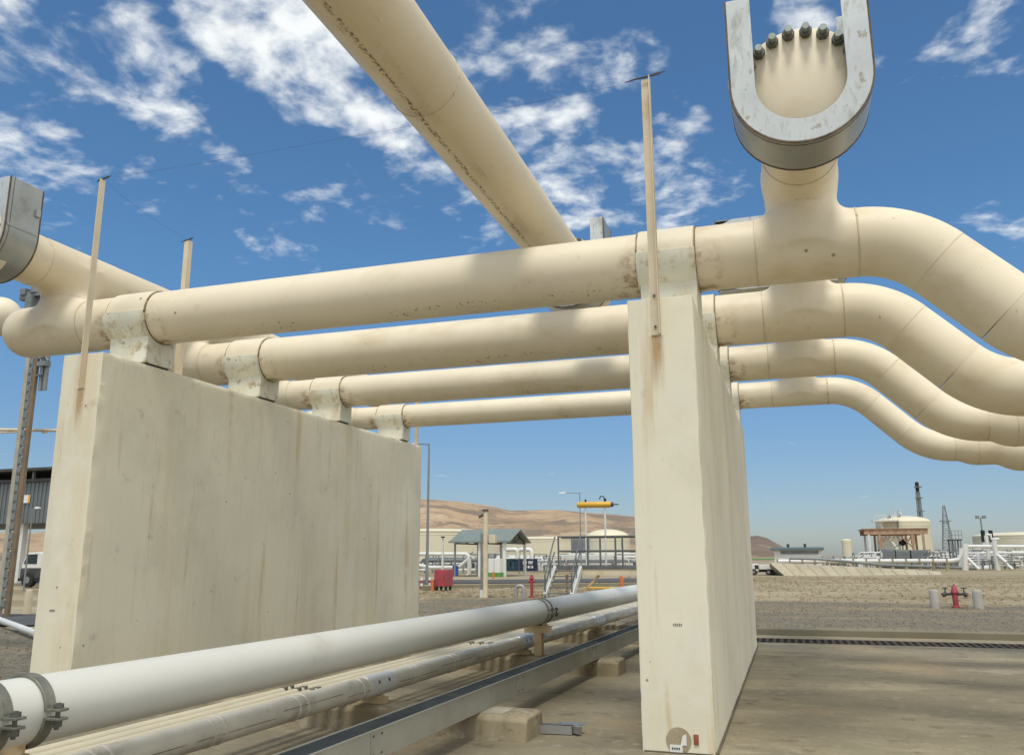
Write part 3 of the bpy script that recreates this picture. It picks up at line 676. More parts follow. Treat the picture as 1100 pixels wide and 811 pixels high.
# offcut lying on the pad
o = thing('metal_offcut', 'short piece of slotted aluminium channel lying on the pad by the largest sleeper', 'offcut', (-2.15, 7.95, .005))
c = at(588, 788, 7.9); c = Vector((-2.16, 8.0, 0))
m = MB()
for dy in (-.045, .045): m.bar((c.x-.20, c.y+dy, .045), (c.x+.13, c.y+dy+.03, .045), .010, .075)
m.bar((c.x-.20, c.y, .012), (c.x+.13, c.y+.03, .012), .09, .008); m.build('channel', ALU, o)
m = MB(); m.bar((c.x+.02, c.y+.0, .10), (c.x+.22, c.y+.10, .08), .07, .012); m.bar((c.x+.13, c.y+.03, .05), (c.x+.21, c.y-.02, .05), .05, .06); m.build('bracket', ALU, o)

# ------------------------------------------------------------------ ground
def sheet(name, m_, poly, z):
    m = MB(); m.add([(x, y, z) for x, y in poly], [tuple(range(len(poly)))]); return struct(m.build(name, m_, smooth=0))
sheet('ground', EARTH, [(-9000, -3000), (9000, -3000), (9000, 9000), (-9000, 9000)], -.06)
m = MB(); m.bb(-9.6, 45, -16, 17.35, -.4, 0); struct(m.build('concrete_pad', SLAB, bevel=0, smooth=0))
m = MB(); m.bb(-9.6, 45, 18.2, 18.95, -.4, -.002); struct(m.build('pad_edge_strip', SLAB, smooth=0))
m = MB(); m.bb(-9.6, 45, 17.35, 18.2, -.6, -.25); struct(m.build('drain_trench', mat('trench_dark', (.04, .035, .03), .9), smooth=0))
t = thing('drain_grate', 'long rusty slotted drain grate crossing the pad right of the narrow wall', 'drain grate', (10, 17.8, -.05))
m = MB(); m.bb(-9.6, 45, 17.352, 17.385, -.06, .004); m.bb(-9.6, 45, 18.165, 18.198, -.06, .004); m.build('frame', GRATE, t)
m = MB(); x = -9.5
while x < 16: m.bb(x, x+.06, 17.387, 18.163, -.05, .002); x += .135
m.bb(-9.6, 45, 17.74, 17.78, -.05, -.004); m.build('bars', GRATE, t); t.children[-1]['kind'] = 'stuff'
m = MB(); m.bb(-9.6, 45, 18.96, 19.2, -.4, .13); struct(m.build('kerb', KERBM, bevel=.02))
sheet('gravel_strip', GRAVM, [(-14, 19.0), (60, 19.0), (60, 31.5), (30, 32.5), (10, 32.0), (2, 33.5), (-14, 34)], -.03)
sheet('gravel_verge', GRAVM, [(-26, -5), (-9.6, -5), (-9.6, 19), (-14, 19.0), (-14, 30), (-17, 16.), (-26, 17.)], -.03)
# roads on the left, each with a kerb
sheet('road', ASPH, [(-60, 17.4), (-18.6, 17.0), (-16.5, 20.5), (-60, 21.3)], -.02)
sheet('access_road', ASPH, [(-60, 44), (-30, 46), (-20, 52.5), (-4.5, 60.5), (-5, 70), (-24, 60), (-60, 54)], -.02)
m = MB(); pth = [(-60, 43.2), (-30, 43.2), (-19.2, 43.6), (-17.5, 45.2), (-12, 48.2), (-4, 52)]
for (x0, y0), (x1, y1) in zip(pth, pth[1:]): m.bar((x0, y0, .03), (x1, y1, .03), .25, .18)
struct(m.build('road_kerb', KERBM))
# loose stones and dry tufts
def scatter(name, label, m_, n, regions, fn, seed):
    rr = random.Random(seed); m = MB()
    for _ in range(n):
        x0, x1, y0, y1 = rr.choice(regions); fn(m, rr.uniform(x0, x1), rr.uniform(y0, y1), rr)
    tag(m.build(name, m_, smooth=0), label, name.split('_')[-1], kind='stuff')
def stone(m, x, y, rr):
    s = rr.uniform(.012, .035)*(1.4 if rr.random() < .1 else 1); a = rr.uniform(0, 6.28); z = -.03
    vs = [(x+s*rr.uniform(.7, 1.2)*math.cos(a+k*1.571), y+s*rr.uniform(.7, 1.2)*math.sin(a+k*1.571), z+s*rr.uniform(0, .3)) for k in range(4)]
    vs += [(x+s*.5*rr.uniform(-.5, .5), y+s*.5*rr.uniform(-.5, .5), z+s*rr.uniform(.7, 1.1))]
    m.add(vs, [(0, 1, 4), (1, 2, 4), (2, 3, 4), (3, 0, 4)])
scatter('loose_gravel', 'grey loose gravel stones beyond the kerb and left wall', STONE, 9000, [(-12, 16, 19.1, 33)]*4+[(-20, -9.7, 6, 16)], stone, 5)
def tuft(m, x, y, rr):
    for _ in range(rr.randint(3, 6)):
        h = rr.uniform(.02, .06); a = rr.uniform(0, 6.28); w = rr.uniform(.01, .03); lx, ly = math.cos(a)*h*.6, math.sin(a)*h*.6
        m.add([(x-w, y, -.06), (x+w, y+.01, -.06), (x+lx, y+ly, -.06+h)], [(0, 1, 2)]); x += rr.uniform(-.08, .08); y += rr.uniform(-.08, .08)
scatter('dry_grass', 'straw-coloured dry grass tufts on the open ground', STRAW, 11000, [(-14, 40, 30, 75)]*3+[(-22, -9, 22, 46), (-13, 20, 19.4, 33)], tuft, 6)

# ------------------------------------------------------------------ hills
def ridge_mesh(name, m_, prof, d0, d1, d2, seed, rough):
    rr = np.random.RandomState(seed); m = MB(); az = np.linspace(prof[0][0], prof[-1][0], 150); nr = 44
    hp = np.interp(az, [p[0] for p in prof], [p[1] for p in prof]); ph = rr.uniform(0, 6.28, (10, 3)); vs = []
    for j in range(nr):
        u = j/(nr-1); d = d0+(d2-d0)*u; um = (d1-d0)/(d2-d0)
        w = (u/um) if u < um else max(0, 1-(u-um)/(1-um)); w = w*w*(3-2*w)
        for i, a in enumerate(az):
            n = sum(math.sin(a*(14+9*k)*1.7+ph[k, 0]+u*(5+3*k)+math.sin(a*30+ph[k, 1]))/(1+k*.7) for k in range(10))
            hgt = hp[i]*d1*w+n*rough*w*(1-.9*math.exp(-((u-um)/.12)**2))-8*(w < .01)
            vs.append((d*math.sin(a), d*math.cos(a), CAMH+hgt if w > .01 else -12))
    n = len(az); m.add(vs, [(j*n+i, j*n+i+1, (j+1)*n+i+1, (j+1)*n+i) for j in range(nr-1) for i in range(n-1)])
    return struct(m.build(name, m_, smooth=180))
def azel(px, py):
    v = ray(px, py); return math.atan2(v.x, v.y), v.z/math.hypot(v.x, v.y)
hp = [azel(*q) for q in ((-420, 560), (-200, 556), (-60, 570), (30, 574), (60, 570), (200, 552), (380, 536), (455, 537), (495, 539), (530, 545), (548, 549.5), (590, 549), (625, 551), (655, 552.5), (685, 557), (720, 566), (770, 584), (800, 600))]
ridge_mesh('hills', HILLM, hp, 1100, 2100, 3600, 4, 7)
ridge_mesh('dark_hill', HILLD, [azel(*q) for q in ((730, 600), (770, 588), (800, 577), (814, 575.5), (824, 578), (840, 587), (856, 597))], 1800, 2500, 3300, 9, 5)
sheet('crop_field', CROP, [(at(790, 599.5, 420).x, 420), (at(832, 599.5, 420).x, 420), (at(832, 599.5, 700).x+20, 700), (at(790, 599, 700).x, 700)], .1)

# ------------------------------------------------------------------ things beyond the pad, right side
def hydrant_assembly():
    Y = 30.6; x = X_(1027, Y, 650)
    h = thing('fire_hydrant', 'red fire hydrant between two short grey bollards on the dry ground', 'hydrant', (x, Y, -.05))
    m = MB(); m.lathe([(.13, -.06), (.13, .02), (.085, .04), (.085, .42), (.12, .44), (.12, .47), (.10, .50), (.085, .58), (.05, .64), (.03, .66), (.03, .70)], (x, Y, 0), 20); m.build('barrel', RED, h)
    for s in (-1, 1):
        m = MB(); m.cyl((x+s*.07, Y, .40), (x+s*.30, Y, .40), .045, seg=12); m.cyl((x+s*.27, Y, .40), (x+s*.36, Y-.02, .36), .07, seg=12); n = m.build('hose_outlet', DARK, h)
        m = MB(); m.cyl((x+s*.27, Y, .42), (x+s*.27, Y, .58), .02, seg=8); m.cyl((x+s*.27, Y, .57), (x+s*.27, Y, .60), .09, seg=14); m.build('handwheel', DARK, n)
    m = MB(); m.tube([(x+.12, Y-.1, 0), (x+.2, Y-.15, .1), (x+.3, Y-.12, .1), (x+.32, Y-.1, .0)], .025, 8); m.build('drain_pipe', BEIGE, h)
hydrant_assembly()
for px, lab in ((1004.5, 'short grey concrete bollard left of the red hydrant'), (1051, 'short grey concrete bollard right of the red hydrant')):
    Y = 30.3; x = X_(px, Y, 650); m = MB(); m.lathe([(.14, -.06), (.14, .48), (.13, .52), (.10, .55)], (x, Y, 0), 20)
    tag(m.build('bollard', CONC if False else mat('bollard_concrete', (.42, .40, .36), .9, var=.12, scale=3) if 'bollard_concrete' not in MATS else MATS['bollard_concrete'], loc=(x, Y, -.06)), lab, 'bollard', 'bollards beside the hydrant')
# low concrete apron wall
m = MB(); A = (X_(827, 79, 606), 79); B_ = (X_(1010, 84, 612), 84)
A2 = (A[0]+1.2, 78.6)
za = Z_(827, 604.3, 79); zb = .22
b = [(A2[0], A2[1], -.1), (B_[0], B_[1]-.6, -.1), (B_[0], B_[1]+4, -.1), (A[0]-.2, 83, -.1), (A[0], A[1], za), (B_[0], B_[1], zb), (B_[0], B_[1]+4, zb), (A[0], 83, za)]
m.add(b, [(3, 2, 1, 0), (4, 5, 6, 7), (0, 1, 5, 4), (1, 2, 6, 5), (2, 3, 7, 6), (3, 0, 4, 7)])
t = thing('retaining_wall', 'low sloping beige concrete wall edging the raised pipe area', 'wall', (A[0], A[1], 0)); m.build('wall_body', mat('apron_concrete', (.43, .385, .29), .9, var=.15, scale=.6, layers=[((.3, .22, .13), .6, .8, .5, .75, (1, 1, .3))]), t)
m = MB()
for k in range(1, 14):
    u = k/14; m.bar((A2[0]+(B_[0]-A2[0])*u, A2[1]-.01+(B_[1]-.6-A2[1])*u, -.1), (A[0]+(B_[0]-A[0])*u, A[1]-.01+(B_[1]-A[1])*u, za+(zb-za)*u), .02, .015)
m.build('joint', MATS['joint_line'], t)
# pickup truck
def pickup(x, y, s, label):
    t = thing('flatbed_cart', label, 'flatbed', (x, y, 0))
    fn = lambda u, v, q: Vector((x+u*s, y+q, v-.06))
    m = MB(); m.prism([(-.2, .52), (2.4, .50), (2.4, .92), (-.2, .92)], fn, -.8, .8); m.build('bed', WHITE, t, bevel=.03)
    m = MB(); m.prism([(-2.3, .35), (-.3, .35), (-.3, .95), (-1.2, 1.02), (-2.0, .9)], fn, -.75, .75); m.build('cab', WHITE, t, bevel=.05)
    m = MB(); m.prism([(-2.2, .28), (2.35, .28), (2.35, .49), (-2.2, .49)], fn, -.6, .6); m.build('chassis', BLACK, t)
    m = MB(); m.prism([(-1.1, .55), (-.35, .55), (-.35, .88), (-1.1, .92)], fn, -.77, .77); m.build('window', GLASS, t)
    for u in (-1.4, 1.7):
        for q in (-.7, .7):
            m = MB(); m.cyl(fn(u, .28, q-.1), fn(u, .28, q+.1), .28, seg=20); w = m.build('wheel', BLACK, t)
            m = MB(); m.cyl(fn(u, .28, q-.105), fn(u, .28, q+.105), .13, seg=14); m.build('rim', GREYP, w)
    return t
pickup(X_(817, 81, 612), 81, .42, 'small white flatbed vehicle parked at the end of the low beige wall')
# lamp mast by the pier
def lamp_post(label, x, y, h, arms, r=.07, m_=None, head=None):
    t = thing('lamp_post', label, 'lamp post', (x, y, 0), 'lamp posts around the plant')
    m = MB(); m.tube([(x, y, -.1), (x, y, h*.5), (x, y, h)], [r, r*.8, r*.55], 10); m.build('pole', m_ or GREYP, t)
    for ax in arms:
        m = MB(); m.tube([(x, y, h-.05), (x+ax*.5, y, h-.01), (x+ax, y, h)], r*.42, 8); m.build('arm', m_ or GREYP, t)
        m = MB(); s = math.copysign(1, ax); hd = head or .6
        m.add([(x+ax, y-.12, h-.03), (x+ax+s*hd, y-.09, h-.02), (x+ax+s*hd, y+.09, h-.02), (x+ax, y+.12, h-.03), (x+ax, y-.08, h+.08), (x+ax+s*hd, y-.06, h+.05), (x+ax+s*hd, y+.06, h+.05), (x+ax, y+.08, h+.08)],
              [(0, 3, 2, 1), (4, 5, 6, 7), (0, 1, 5, 4), (1, 2, 6, 5), (2, 3, 7, 6), (3, 0, 4, 7)]); m.build('lamp_head', WHITE, t)
    return t
Y = 120; lamp_post('white lamp post right beside the narrow wall, against the dark hill', X_(806, Y), Y, Z_(806, 548, Y), (-.5,), .18, WHITE)
Y = 51.8; lamp_post('grey lamp post just right of the broad left wall', X_(458.5, Y, 626), Y, Z_(460, 476.5, Y), (-1.0,), .105, GREYP)
Y = 60; lamp_post('grey lamp post with a long arm behind the yellow beam', X_(624.2, Y), Y, Z_(624, 529, Y), (-1.05,), .05, GREYP, .5)
# long low shed
Y = 150; x0, x1 = X_(832, Y), X_(884, Y)
t = thing('low_shed', 'long low white shed with a dark roof beside the low beige wall', 'shed', ((x0+x1)/2, Y, 0))
zr, z1, z2 = Z_(857, 587.3, Y), Z_(857, 590.6, Y), Z_(857, 603, Y)
m = MB(); m.bb(x0, x1, Y, Y+8, -.1, z1); m.build('wall_body', WHITE, t)
m = MB(); m.prism([(Y-.6, z1), (Y+8.6, z1), (Y+8.6, z1+.15), (Y+4, zr), (Y-.6, z1+.2)], lambda u, v, q: Vector((q, u, v)), x0-.6, x1+.3); m.build('roof', mat('dark_green_roof', (.10, .14, .145), .6, var=.1), t)
m = MB(); zb_ = Z_(857, 595.2, Y); m.bb(x0+1, x1-.6, Y-.03, Y, zb_, zb_+.55); m.bb(x0+1, x1-.6, Y-.03, Y, zb_-1.5, zb_-.8); m.build('window_band', MIDG, t)
m = MB()
for q in (.3, .66): m.cyl((x0+(x1-x0)*q, Y+4, zr-.1), (x0+(x1-x0)*q, Y+4, zr+.55), .22, seg=10)
m.split('roof_vent', DARK, t)
def tank(label, pxl, pxr, py_top, py_dome, Y, rail=True, mroof=None, group='storage tanks across the plant', dome=True):
    xl, xr = X_(pxl, Y), X_(pxr, Y); x = (xl+xr)/2; r = (xr-xl)/2; z1 = Z_((pxl+pxr)/2, py_top, Y); z2 = Z_((pxl+pxr)/2, py_dome, Y)
    t = thing('storage_tank', label, 'storage tank', (x, Y, 0), group)
    m = MB(); m.cyl((x, Y, -.2), (x, Y, z1), r, seg=72); m.build('shell', TANKW, t)
    m = MB(); k = 10; m.lathe([(r*1.006, z1-.05), (r*1.006, z1+.12)]+[(r*math.cos(math.pi/2*q/k), z1+.12+(z2-z1-.12)*math.sin(math.pi/2*q/k)) for q in range(1, k)]+[(.05*r, z2)], (x, Y, 0), 72); m.build('roof', mroof or TANKT, t, smooth=60)
    m = MB()
    for q in (3.6,): m.tube([(x+(r+.01)*math.cos(a), Y+(r+.01)*math.sin(a), z1*q/4) for a in [2*math.pi*k/72 for k in range(73)]], .03*r**.3, 6)
    m.split('course_ring', TANKW, t)
    if rail:
        m = MB(); n = 56
        for q in range(n):
            a = math.pi+math.pi*q/n; p_ = Vector((x+r*.98*math.cos(a), Y+r*.98*math.sin(a), z1+.1)); m.bar(p_, p_+Vector((0, 0, 1.)), .06)
        m.tube([(x+r*.98*math.cos(math.pi+math.pi*q/n), Y+r*.98*math.sin(math.pi+math.pi*q/n), z1+1.1) for q in range(n+1)], .05, 6); m.build('railing', WHITE, t)
    return t, x, r, z1, z2
t, x, r, z1, z2 = tank('large cream domed tank behind the rusty steel canopy', 944, 1003.5, 561, 554.2, 250, False)
Y = 250; m = MB(); m.cyl((x-.5, Y, z2-.2), (x-.5, Y, z2+1.6), .5, seg=10); m.cyl((x-1.8, Y, z2-.2), (x-1.8, Y, z2+1.9), .25, seg=8); m.split('roof_vent', GALV, t)
xl = X_(940, Y); zt = Z_(945, 557.5, Y)
m = MB(); m.bb(xl-.5, xl+6, Y-9, Y-4.5, zt-.9, zt-.6); m.bar((xl+1, Y-7, zt-1), (xl+5, Y-7, zt-8), .5); m.bar((xl, Y-9, zt+.6), (xl+6, Y-9, zt+.6), .15)
for q in range(6): m.bar((xl+q*1.1, Y-9, zt-.6), (xl+q*1.1, Y-9, zt+.6), .12)
m.build('stair_platform', WHITE, t)
m = MB()
for dx in (-3.6, -1.2): m.cyl((x+dx, Y-r*.6, z1+.6), (x+dx, Y-r*.6, z1+2.), .45, seg=10)
m.split('roof_nozzle', GREYP, t)
m = MB(); m.tube([(x-2, Y-r-.15, z1), (x-2, Y-r-.15, 0)], .18, 8); m.build('downpipe', GREYP, t)
tank('small slim cream tank left of the rusty steel canopy', 905.5, 916, 580.5, 578.7, 220, False)
tank('wide cream tank at the right edge behind the pipe rack', 1048, 1180, 575.5, 571, 300, False)
# rusty canopy
Y = 125; x0, x1 = X_(930.5, Y, 600), X_(999.5, Y, 600); za, zb = Z_(965, 573.8, Y), Z_(965, 568, Y)
t = thing('steel_canopy', 'rusty open steel canopy in front of the large domed tank', 'canopy', ((x0+x1)/2, Y, 0))
m = MB()
for yy in (Y, Y+7): m.bar((x0, yy, (za+zb)/2), (x1, yy, (za+zb)/2), .3, zb-za)
for q in range(9): xx = x0+(x1-x0)*q/8; m.bar((xx, Y, zb-.1), (xx, Y+7, zb-.1), .12, .2)
m.build('roof_beam', RUST, t)
m = MB(); m.bb(x0-.2, x1+.2, Y-.3, Y+7.3, zb, zb+.08); m.build('roof_sheet', RUST, t)
for xx in (x0+.6, x0+1.9, x1-1.9, x1-.6):
    for yy in (Y, Y+7):
        m = MB(); m.bar((xx, yy, -.1), (xx, yy, za), .28); m.build('column', WHITE if xx < x0+1 else RUST, t)
m = MB()
for q in range(4):
    xa = x0+1.9+(x1-x0-3.8)*q/4; xb = x0+1.9+(x1-x0-3.8)*(q+1)/4; xm = (xa+xb)/2
    m.bar((xa, Y+.2, za), (xm, Y+.2, za-.9), .14); m.bar((xm, Y+.2, za-.9), (xb, Y+.2, za), .14)
for xx, s in ((x0+1.9, 1), (x1-1.9, -1)): m.bar((xx, Y+.2, za-1.8), (xx+s*1.5, Y+.2, za-.1), .16); m.box((xx, Y+.1, za-.7), (.45, .3, 1.2))
m.build('truss', RUST, t)
t = thing('hose_drum', 'dark round drum hanging under the rusty canopy', 'hose drum', (X_(969, Y), Y+1, 0))
c = at(969.3, 582.5, Y+1); m = MB(); m.cyl(c+Vector((0, -.3, 0)), c+Vector((0, .3, 0)), .42, seg=18); m.cyl(c+Vector((0, -.32, 0)), c+Vector((0, -.28, 0)), .47, seg=9); m.build('drum', BLACK, t)
m = MB(); m.bar((c.x, c.y, -.1), (c.x, c.y, c.z-.4), .15); m.bar((c.x, c.y, c.z+.4), (c.x, c.y, za), .06); m.bar((c.x-1.1, c.y, c.z-.7), (c.x-.2, c.y, c.z-.2), .1); m.split('stand', GREYP, t)
# grey skids under the canopy
for pa, pb, ya, lab, mm in ((946, 962, 589.5, 'grey equipment skid under the left of the rusty canopy', MIDG), (963, 978, 590.3, 'grey equipment skid under the middle of the rusty canopy', GREYP), (979.5, 998, 590.6, 'dark grey equipment skid under the right of the rusty canopy', MIDG)):
    xa, xb = X_(pa, Y-3), X_(pb, Y-3); zz = Z_(pa, ya, Y-3); t = thing('equipment_skid', lab, 'equipment', ((xa+xb)/2, Y-2, 0), 'skids under the rusty canopy')
    m = MB(); m.bb(xa, xb, Y-3, Y-.6, .2, zz); m.build('cabinet', mm, t, bevel=.03)
    m = MB()
    for q in range(5): xx = xa+(xb-xa)*(q+.5)/5; m.bb(xx-.14, xx+.14, Y-3.02, Y-3.0, .8, zz-.3)
    m.build('louvre', CORR, t); m = MB(); m.bb(xa-.05, xb+.05, Y-3.1, Y-.5, -.1, .2); m.build('base_frame', DARK, t)
# stack, lattice tower, flood pole
def lattice(m, x, y, z0, z1, w0, w1, n, t):
    P = [[Vector((x+sx*(w0+(w1-w0)*k/n)/2, y+sy*(w0+(w1-w0)*k/n)/2, z0+(z1-z0)*k/n)) for sx, sy in ((-1, -1), (1, -1), (1, 1), (-1, 1))] for k in range(n+1)]
    for k in range(n):
        for q in range(4):
            m.bar(P[k][q], P[k+1][q], t); m.bar(P[k+1][q], P[k+1][(q+1) % 4], t*.6); a, b = (q, (q+1) % 4) if k % 2 else ((q+1) % 4, q); m.bar(P[k][a], P[k+1][b], t*.5)
Y = 330; x = X_(993.3, Y); zt = Z_(990.5, 517.5, Y)
t = thing('flare_stack', 'tall dark flare stack with a black tip behind the domed tank', 'stack', (x, Y, 0))
m = MB(); m.tube([(x, Y, 0), (x, Y, zt*.5), (x, Y, zt-1)], [.5, .45, .4], 12); m.build('riser', GREYP, t)
m = MB(); lattice(m, x, Y, 0, zt-3.5, 1.9, 1.2, 18, .13); m.build('lattice_frame', MIDG, t)
m = MB(); m.lathe([(.4, 0), (.62, .6), (.65, 3.), (.5, 3.6)], (x, Y, zt-3.6), 14); m.build('tip', BLACK, t)
for q in (.45, .62, .79, .93): m = MB(); m.bb(x-.9, x+1.5, Y-1.1, Y+1.1, zt*q, zt*q+.25); m.build('platform', MIDG, t)
Y = 280; x = X_(1020, Y); t = thing('lattice_tower', 'slender grey lattice mast right of the flare stack', 'mast', (x, Y, 0))
m = MB(); lattice(m, x, Y, 0, Z_(1016, 543, Y), 3.4, .5, 16, .17); m.build('lattice_frame', GREYP, t)
m = MB(); m.bb(x-1.4, x+1.4, Y-1.2, Y+1.2, Z_(1016, 560, Y), Z_(1016, 559, Y)); m.build('platform', GREYP, t)
Y = 160; x = X_(1058.5, Y); h = Z_(1056, 556, Y); t = thing('floodlight_pole', 'grey pole with two floodlights near the right edge', 'floodlight', (x, Y, 0))
m = MB(); m.tube([(x, Y, 0), (x, Y, h)], [.2, .1], 8); m.bar((x-.55, Y, h), (x+.55, Y, h), .08); m.build('pole', GREYP, t)
for s in (-1, 1): m = MB(); m.box((x+s*.5, Y-.1, h+.1), (.55, .35, .5)); m.build('floodlight', GREYP, t)
# exhaust stacks
Y = 118
for px, lab in ((1059, 'short black exhaust stack, left one of the pair over the white pipes'), (1067.5, 'taller black exhaust stack right of its twin over the white pipes')):
    x = X_(px, Y); z = Z_(px, 569.5, Y); t = thing('exhaust_stack', lab, 'stack', (x, Y, 0), 'pair of black exhaust stacks')
    m = MB(); m.cyl((x, Y, z-1.4), (x, Y, z), .24, seg=14); m.build('exhaust_tip', BLACK, t); m = MB(); m.cyl((x, Y, 0), (x, Y, z-1.4), .2, seg=14); m.build('riser', WHITE, t)
# platform beside lattice
Y = 116; x0, x1 = X_(1022, Y), X_(1036, Y); t = thing('access_platform', 'small grey access platform on legs beside the slender mast', 'platform', ((x0+x1)/2, Y, 0))
z = Z_(1029, 579, Y); m = MB(); m.bb(x0, x1, Y, Y+2, z-.15, z); m.build('deck', DARK, t)
for xx in (x0+.2, x1-.2, (x0+x1)/2-.1):
    for yy in (Y+.1, Y+1.9): m = MB(); m.bar((xx, yy, -.1), (xx, yy, z-.15), .16); m.build('leg', MIDG, t)
m = MB()
for q in range(5): xx = x0+(x1-x0)*q/4; m.bar((xx, Y, z), (xx, Y, z+1), .05)
for zz in (z+.5, z+1): m.bar((x0, Y, zz), (x1, Y, zz), .05)
m.build('railing', GREYP, t)
# long pipeline on sleepers, right
Y = 104; xa, xb = X_(835, Y), X_(1033, Y); z = Z_(930, 602.6, Y)
t = thing('plant_pipeline', 'long thick white pipeline in front of the rusty canopy, turning up at its right end', 'pipe', ((xa+xb)/2, Y, 0))
m = MB(); zz = Z_(1036, 588.5, Y); m.tube([(xa, Y, z), (xb-1, Y, z), (xb-.3, Y, z+.15), (xb, Y, z+.7), (xb+.05, Y, zz)], .24, 14); m.build('pipe_run', WHITE, t)
m = MB()
for q in range(14): xx = xa+(xb-xa-1.5)*q/13; m.bar((xx, Y, -.1), (xx, Y, z-.24), .3); m.box((xx, Y, z), (.18, .52, .52))
m.split('sleeper_support', CONC, t)
t = thing('plant_pipeline', 'thinner grey pipeline sloping down behind the low beige wall', 'pipe', (X_(860, 96), 96, 0))
m = MB(); Y = 96; m.tube([at(848, 599.5, Y), at(880, 600.3, Y), at(915, 603.3, Y), at(945, 606.5, Y), at(1052, 610.5, 112)], .15, 10); m.build('pipe_run', GREYP, t)
m = MB(); p_ = at(1052, 610.2, 112); m.cyl(p_, p_+Vector((1.2, .4, 0)), .3, seg=12); m.build('pig_trap', WHITE, t)
# pipe racks full of small piping
def pipe_rack(label, pxa, pxb, pyt, Y, seed, nh, nv, mainr=.16, depth=4, group='crowded white pipe racks'):
    rr = random.Random(seed); xa, xb = X_(pxa, Y), X_(pxb, Y); zt = Z_((pxa+pxb)/2, pyt, Y)
    t = thing('pipe_rack', label, 'pipe rack', ((xa+xb)/2, Y, 0), group)
    fr = MB(); n = max(3, int((xb-xa)/2.6))
    for q in range(n+1):
        xx = xa+(xb-xa)*q/n
        for yy in (Y, Y+depth): fr.bar((xx, yy, -.1), (xx, yy, zt), .11)
        for zz in (zt*.55, zt*.97): fr.bar((xx, Y, zz), (xx, Y+depth, zz), .10)
    fr.bar((xa, Y, zt*.55), (xb, Y, zt*.55), .08); fr.build('frame', GREYP, t)
    for q in range(nh):
        z = rr.uniform(.3, zt); y = Y+rr.uniform(-.3, depth); r = rr.choice((.06, .09, .12, mainr)); a, b = xa+rr.uniform(-.5, (xb-xa)*.3), xb-rr.uniform(-.5, (xb-xa)*.3)
        d = rr.choice((-1, 1))*rr.uniform(.3, 1.2); m = MB()
        z2_ = max(.1, min(zt, z+d)); m.tube([(a, y, 0.1), (a, y, z-.2), (a+.2, y, z), (b-.2, y, z), (b, y, z-.2 if z2_ < z else z+.2), (b, y, z2_)], r, 8); m.build('pipe', WHITE if rr.random() < .8 else GREYP, t)
    for q in range(nv):
        xx = rr.uniform(xa, xb); y = Y+rr.uniform(-.4, depth*.6); z = rr.uniform(.5, 1.1)*zt*.6; m = MB()
        m.cyl((xx, y, 0), (xx, y, z), .07, seg=8); m.lathe([(.17, -.2), (.17, -.15), (.1, -.1), (.14, 0), (.1, .1), (.17, .15), (.17, .2)], (xx, y, z*.6), 10); v = m.build('valve', rr.choice((WHITE, GREYP, GREYP, MIDG)), t)
        m = MB(); m.cyl((xx, y, z), (xx, y, z+.15), .03, seg=6); m.cyl((xx, y, z+.14), (xx, y, z+.18), rr.uniform(.14, .24), seg=12); m.build('handwheel', rr.choice((RED, DARK, GREYP, BLUE)), v)
    return t
pipe_rack('white pipe rack at the right edge under the black exhaust stacks', 1038, 1112, 591, 112, 21, 15, 16)
pipe_rack('low pipe rack behind the one at the right edge', 1040, 1115, 596, 124, 22, 12, 12, depth=5)
pipe_rack('pipework beside the small grey access platform', 1004, 1040, 592, 121, 23, 10, 10)
pipe_rack('white railing-like pipework left of the rusty canopy', 918, 946, 593.5, 118, 24, 7, 8, depth=3)
pipe_rack('low pipework between the long shed and the slim tank', 884, 920, 597.5, 122, 25, 7, 7, depth=3)
pipe_rack('pipework right of the grey skids under the canopy', 998, 1012, 594, 116, 26, 6, 8, depth=3)
pipe_rack('tall grey pipework behind the white riser with braces', 1046, 1116, 585, 132, 27, 14, 10, depth=5)
pipe_rack('grey pipework between the domed tank and the slender mast', 1000, 1030, 590, 140, 28, 8, 10, depth=4)
# big white loop and braces on the right
Y = 106; t = thing('pipe_loop', 'tall white pipe riser with diagonal braces at the right edge', 'pipe', (X_(1070, Y), Y, 0))
m = MB(); m.tube([at(1036, 588, Y), at(1041, 586.8, Y), at(1120, 587.2, Y)], .20, 12); m.build('pipe_run', WHITE, t)
m = MB(); m.tube([at(1036.5, 584, Y-.3), at(1037, 612.5, Y-.3)], .34, 12); m.build('riser', WHITE, t)
m = MB(); m.tube([at(1059, 575, Y+1), at(1060.5, 586, Y+1), at(1062, 601, Y+1)], .2, 12); m.build('riser', WHITE, t)
m = MB(); m.tube([at(1068.5, 580, Y-.2), at(1068, 586, Y-.2), at(1070, 596, Y-.2), at(1072.5, 612.5, Y-.2)], .26, 12); m.build('riser', WHITE, t)
m = MB(); m.tube([at(1059.5, 574, Y+1), at(1064, 574.3, Y+1), at(1065, 579, Y+1), at(1073, 579, Y+1)], .15, 10); m.build('loop', WHITE, t)
for a, b in (((1039, 599), (1052, 611.5)), ((1072, 597.5), (1088, 611.5)), ((1071.5, 596), (1081, 604))):
    m = MB(); m.tube([at(*a, Y-.4), at(*b, Y-1.2)], .16, 10); m.build('brace', WHITE, t)

# ------------------------------------------------------------------ things beyond, between the walls
tank('broad cream storage tank just right of the left wall', 380, 537, 573, 568.5, 240, False)
tank('broad cream storage tank behind the grey gabled shelter', 516, 640, 580, 576.5, 300, False)
tank('cream tank with a domed roof behind the platform railing', 629.5, 677, 578.5, 568.3, 200, False)
